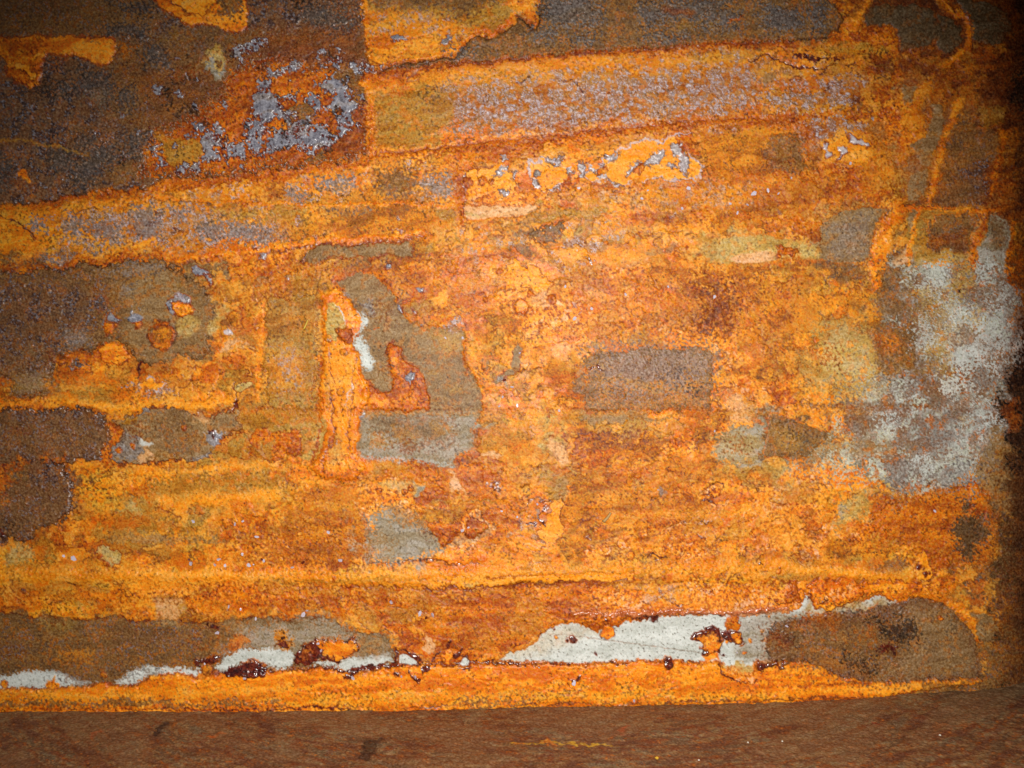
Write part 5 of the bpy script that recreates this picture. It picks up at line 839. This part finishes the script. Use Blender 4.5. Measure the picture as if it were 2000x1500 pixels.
def chip_mesh(seed, mat):
    r = random.Random(seed); n = 6
    pts = [(math.cos(i*6.283/n)*(.5+.5*r.random()), math.sin(i*6.283/n)*(.3+.45*r.random())) for i in range(n)]
    v = [(x, -.10-.22*max(0, y)-.06*r.random(), y) for x, y in pts]+[(x*.8, .12, y*.8) for x, y in pts]
    f = [tuple(range(n))]+[(i, i+n, (i+1) % n+n, (i+1) % n) for i in range(n)]+[tuple(range(2*n-1, n-1, -1))]
    me = bpy.data.meshes.new('lifted_chip'); me.from_pydata(v, [], f); me.materials.append(mat); return me
chips = [[chip_mesh(50+i, M_CHIP) for i in range(5)], [chip_mesh(80+i, M_CHIPD) for i in range(3)]]
for x, y, s, k in CH:
    j, i = np.searchsorted(GX, x), np.searchsorted(GY, y)
    o = link('lifted_chip', random.choice(chips[k]), wall)
    o.location = ((x-1000)/1000, -hgt[min(i, H_-1), min(j, W_-1)]/1000-.0008, (750-y)/1000)
    o.scale = (s/1000*.85, s/1000*1.2, s/1000*.85); o.rotation_euler = (random.uniform(-.3, .5), random.uniform(0, 6.28), random.uniform(-.4, .4))

# ------------------------------------------------------------------ floor
EX = np.array([-500, 0, 500, 780, 1000, 1500, 1700, 1800, 1985, 2100]); EY = np.array([1389, 1388, 1388, 1386, 1381, 1372, 1361, 1354, 1343, 1338])
fxs = np.arange(-430, 2056, 2.4, dtype=np.float32)
fds = np.concatenate([np.arange(-68, 320, 2.4), 320+np.cumsum(np.linspace(2.4, 30, 60))]).astype(np.float32); fds = fds[fds < 1300]
fX, fD = np.meshgrid(fxs, fds)
zb = (750-np.interp(fX, EX, EY))
arc = fD+.00062*(fX-1150)**2*1.0
sA = fbm(fX, arc, 26, 61, 3, .65, ax=3.0, ay=1.1); sB = fbm(fX, arc, 9, 65, 2, .6, ax=2.6, ay=1.2); sC = fbm(fX, fD, 60, 71, 5, .7)
sD = fbm(fX, fD, 7, 75, 2); sE = fbm(fX, fD, 22, 77, 3, .6); sF = fbm(fX, fD, 4.8, 79, 1); sG = fbm(fX, .5*arc+.5*fD, 16, 81, 4, .7, ax=7., ay=1.6)
fc = ramp(uni(.6*sA+.5*sC+.15*sE+.9*sG), (108, 68, 48), (132, 90, 58), (146, 110, 70), (158, 128, 90))
fc = over(fc, (146, 82, 34), .55*dots(.5*sB+.5*sE, .68)); fc = over(fc, (80, 52, 42), .6*dots(.45*sA+.25*sD+.35*sG, .66)); fc = over(fc, (128, 116, 88), .45*dots(.5*sC+.4*sG, .70))
fc = over(fc, (120, 56, 34), .5*dots(.5*sE+.5*sC, .74)); fc = over(fc, (196, 112, 38), .7*dots(.6*sB+.4*sD, .90, .03)); fc = over(fc, (60, 42, 36), .6*dots(sF, .90))
fc = over(fc, (132, 112, 78), .5*np.exp(-np.maximum(fD, 0)/45)*dots(sC, .4, .3))
dark_r = sstep(1750, 1950, fX)*np.exp(-np.maximum(fD, 0)/60); fc = over(fc, (60, 48, 36), .6*dark_r)  # darker towards the right end, near the wall
def fpt(px, py):      # photo pixel -> floor coordinates (mm)
    x = px
    for _ in range(4):
        h = -(750-np.interp(x, EX, EY)); d = 1556*(1-h/(py-750)); x = 1000+(px-1000)*(1556-d)/1556
    return x, d
for pl, wv, c, a in (([(1000,1452),(1040,1450),(1090,1452),(1140,1454),(1190,1455)], 5, (214, 170, 50), .85), ([(1065,1448),(1085,1458)], 6, (214, 128, 40), .8), ([(1008,1452),(1022,1452)], 5, (226, 128, 40), .7),
                     ([(180,1440),(190,1428)], 7, (190, 80, 30), .8), ([(415,1438),(435,1432)], 7, (205, 104, 30), .7), ([(240,1436),(262,1432),(275,1436)], 5, (190, 104, 40), .7), ([(1215,1432),(1222,1420)], 9, (190, 70, 24), .8),
                     ([(1700,1410),(1715,1416)], 9, (150, 46, 22), .8), ([(1820,1420),(1900,1414)], 6, (168, 90, 36), .6), ([(310,1432),(320,1418),(325,1410)], 10, (48, 34, 34), .8), ([(715,1478),(730,1450)], 26, (52, 38, 32), .7), ([(520,1415),(530,1425)], 18, (82, 40, 36), .6)):
    P = [fpt(*p) for p in pl]; s = sdf_line(fX+10*(sA-.5)+6*(sD-.5), fD+14*(sE-.5), P, [wv]*len(P)); fc = over(fc, c, a*sstep(-4, 2, s))
fz = zb + 1.2*(sC-.5)*2+.5*(sA-.5)+.9*(sE-.5)+.5*(sD-.5)
worn = sstep(.45, .75, fbm(fX, arc, 130, 641, 3, ax=2.2, ay=1.))[..., None]; fc = fc*(1-.45*worn)+lin((140, 106, 72))*.45*worn
fc = np.clip(fc, .01, .9)**(1-.35*(sF-.5))[..., None]*1.06
FV = np.stack([(fX-1000)/1000, -fD/1000, fz/1000], -1).reshape(-1, 3)
fi = np.arange(fX.size).reshape(fX.shape); FQ = np.stack([fi[:-1, :-1], fi[1:, :-1], fi[1:, 1:], fi[:-1, 1:]], -1).reshape(-1, 4)
M_FLOOR = rust_material('floor_rust', .7, .4)
link('floor', grid_mesh('floor', FV, FQ, np.clip(fc, .004, .9).reshape(-1, 3), np.full(fX.size, .62), M_FLOOR), kind='structure')

# ------------------------------------------------------------------ right side wall
sd = np.arange(-66, 1300, 6, dtype=np.float32); sy = np.arange(-340, 1420, 6, dtype=np.float32)
SD, SY = np.meshgrid(sd, sy)
a1 = fbm(SD, SY, 90, 91, 4); a2 = fbm(SD, SY, 22, 93, 2); a3 = fbm(SD, SY, 30, 95, 3, ax=.6, ay=3)
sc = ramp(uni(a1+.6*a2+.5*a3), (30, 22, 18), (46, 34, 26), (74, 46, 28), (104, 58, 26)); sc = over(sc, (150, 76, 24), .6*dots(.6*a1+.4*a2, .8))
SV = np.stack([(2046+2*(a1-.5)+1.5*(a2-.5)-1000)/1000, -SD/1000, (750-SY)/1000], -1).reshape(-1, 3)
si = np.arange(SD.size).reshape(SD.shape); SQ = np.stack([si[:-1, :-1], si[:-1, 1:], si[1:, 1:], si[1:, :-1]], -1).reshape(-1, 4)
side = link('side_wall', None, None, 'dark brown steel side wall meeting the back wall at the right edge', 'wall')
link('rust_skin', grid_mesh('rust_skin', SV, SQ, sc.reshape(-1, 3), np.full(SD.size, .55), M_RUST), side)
link('steel_sheet', box_mesh('side_sheet', 1.052, 1.060, -1.3, .06, -.66, 1.09, M_STEEL), side)

# ------------------------------------------------------------------ small loose things
def stalk(name, x0, y0, x1, y1, r, mat, lab, cat, lift=3.):
    j, i = np.searchsorted(GX, (x0+x1)/2), np.searchsorted(GY, (y0+y1)/2); yb = -hgt[i, j]/1000-r*1.2
    n = 7; v = []; A = Vector(((x0-1000)/1000, yb, (750-y0)/1000)); B = Vector(((x1-1000)/1000, yb-.0012, (750-y1)/1000))
    d = (B-A).normalized(); u = d.orthogonal().normalized(); wv = d.cross(u)
    for k in range(6):
        t = k/5; c = A.lerp(B, t)+u*math.sin(t*3)*r*.5; rr = r*(1-.35*t)
        v += [tuple(c+(u*math.cos(q*6.283/n)+wv*math.sin(q*6.283/n))*rr) for q in range(n)]
    f = [(k*n+q, k*n+(q+1) % n, (k+1)*n+(q+1) % n, (k+1)*n+q) for k in range(5) for q in range(n)]+[tuple(range(n))[::-1], tuple(range(5*n, 6*n))]
    me = bpy.data.meshes.new(name); me.from_pydata(v, [], f); me.materials.append(mat)
    for p in me.polygons: p.use_smooth = True
    link(name, me, None, lab, cat)
stalk('straw_bit', 594, 643, 602, 625, .0016, plain('straw', (206, 176, 60), .5), 'short yellow straw stuck upright on the olive panel left of the yellow ridge', 'straw')
stalk('twig_bit', 1178, 1018, 1192, 1000, .0035, plain('twig', (176, 140, 84), .6), 'short tan twig stub lying on speckled orange crust right of centre', 'twig')
def grit(px, py, s, mat, lab, cat='grit'):
    x, d = fpt(px, py); z = 750-np.interp(x, EX, EY)
    bm_v = []; r = random.Random(int(px*7+py)); n = 6
    for k, (zz, rr) in enumerate(((-.3, .7), (.25, 1.), (.8, .5))):
        bm_v += [(math.cos(i*6.283/n)*rr*(.7+.5*r.random()), math.sin(i*6.283/n)*rr*(.7+.5*r.random()), zz) for i in range(n)]
    f = [(k*n+i, k*n+(i+1) % n, (k+1)*n+(i+1) % n, (k+1)*n+i) for k in range(2) for i in range(n)]+[tuple(range(n))[::-1], tuple(range(2*n, 3*n))]
    me = bpy.data.meshes.new('grit_grain'); me.from_pydata(bm_v, [], f); me.materials.append(mat)
    o = link('grit_grain', me, None, lab, cat); o.location = ((x-1000)/1000, -d/1000, z/1000+s*.0002); o.scale = (s/1000,)*3
MW = plain('pale_grit', (214, 206, 190), .5); MYL = plain('yellow_grit', (214, 170, 50), .5)
grit(1283, 1482, 3.4, MYL, 'yellow grain on the brown floor right of centre'); grit(1365, 1486, 2.2, MW, 'white grain on the brown floor near the bottom edge, right of the yellow grain')
grit(1461, 1451, 2, MW, 'white grain on the brown floor below the right end of the pale window'); grit(1836, 1437, 2.2, MW, 'white grain on the floor near the right side wall'); grit(1528, 1449, 2.2, MW, 'white grain on the floor below the lower right scale plate')
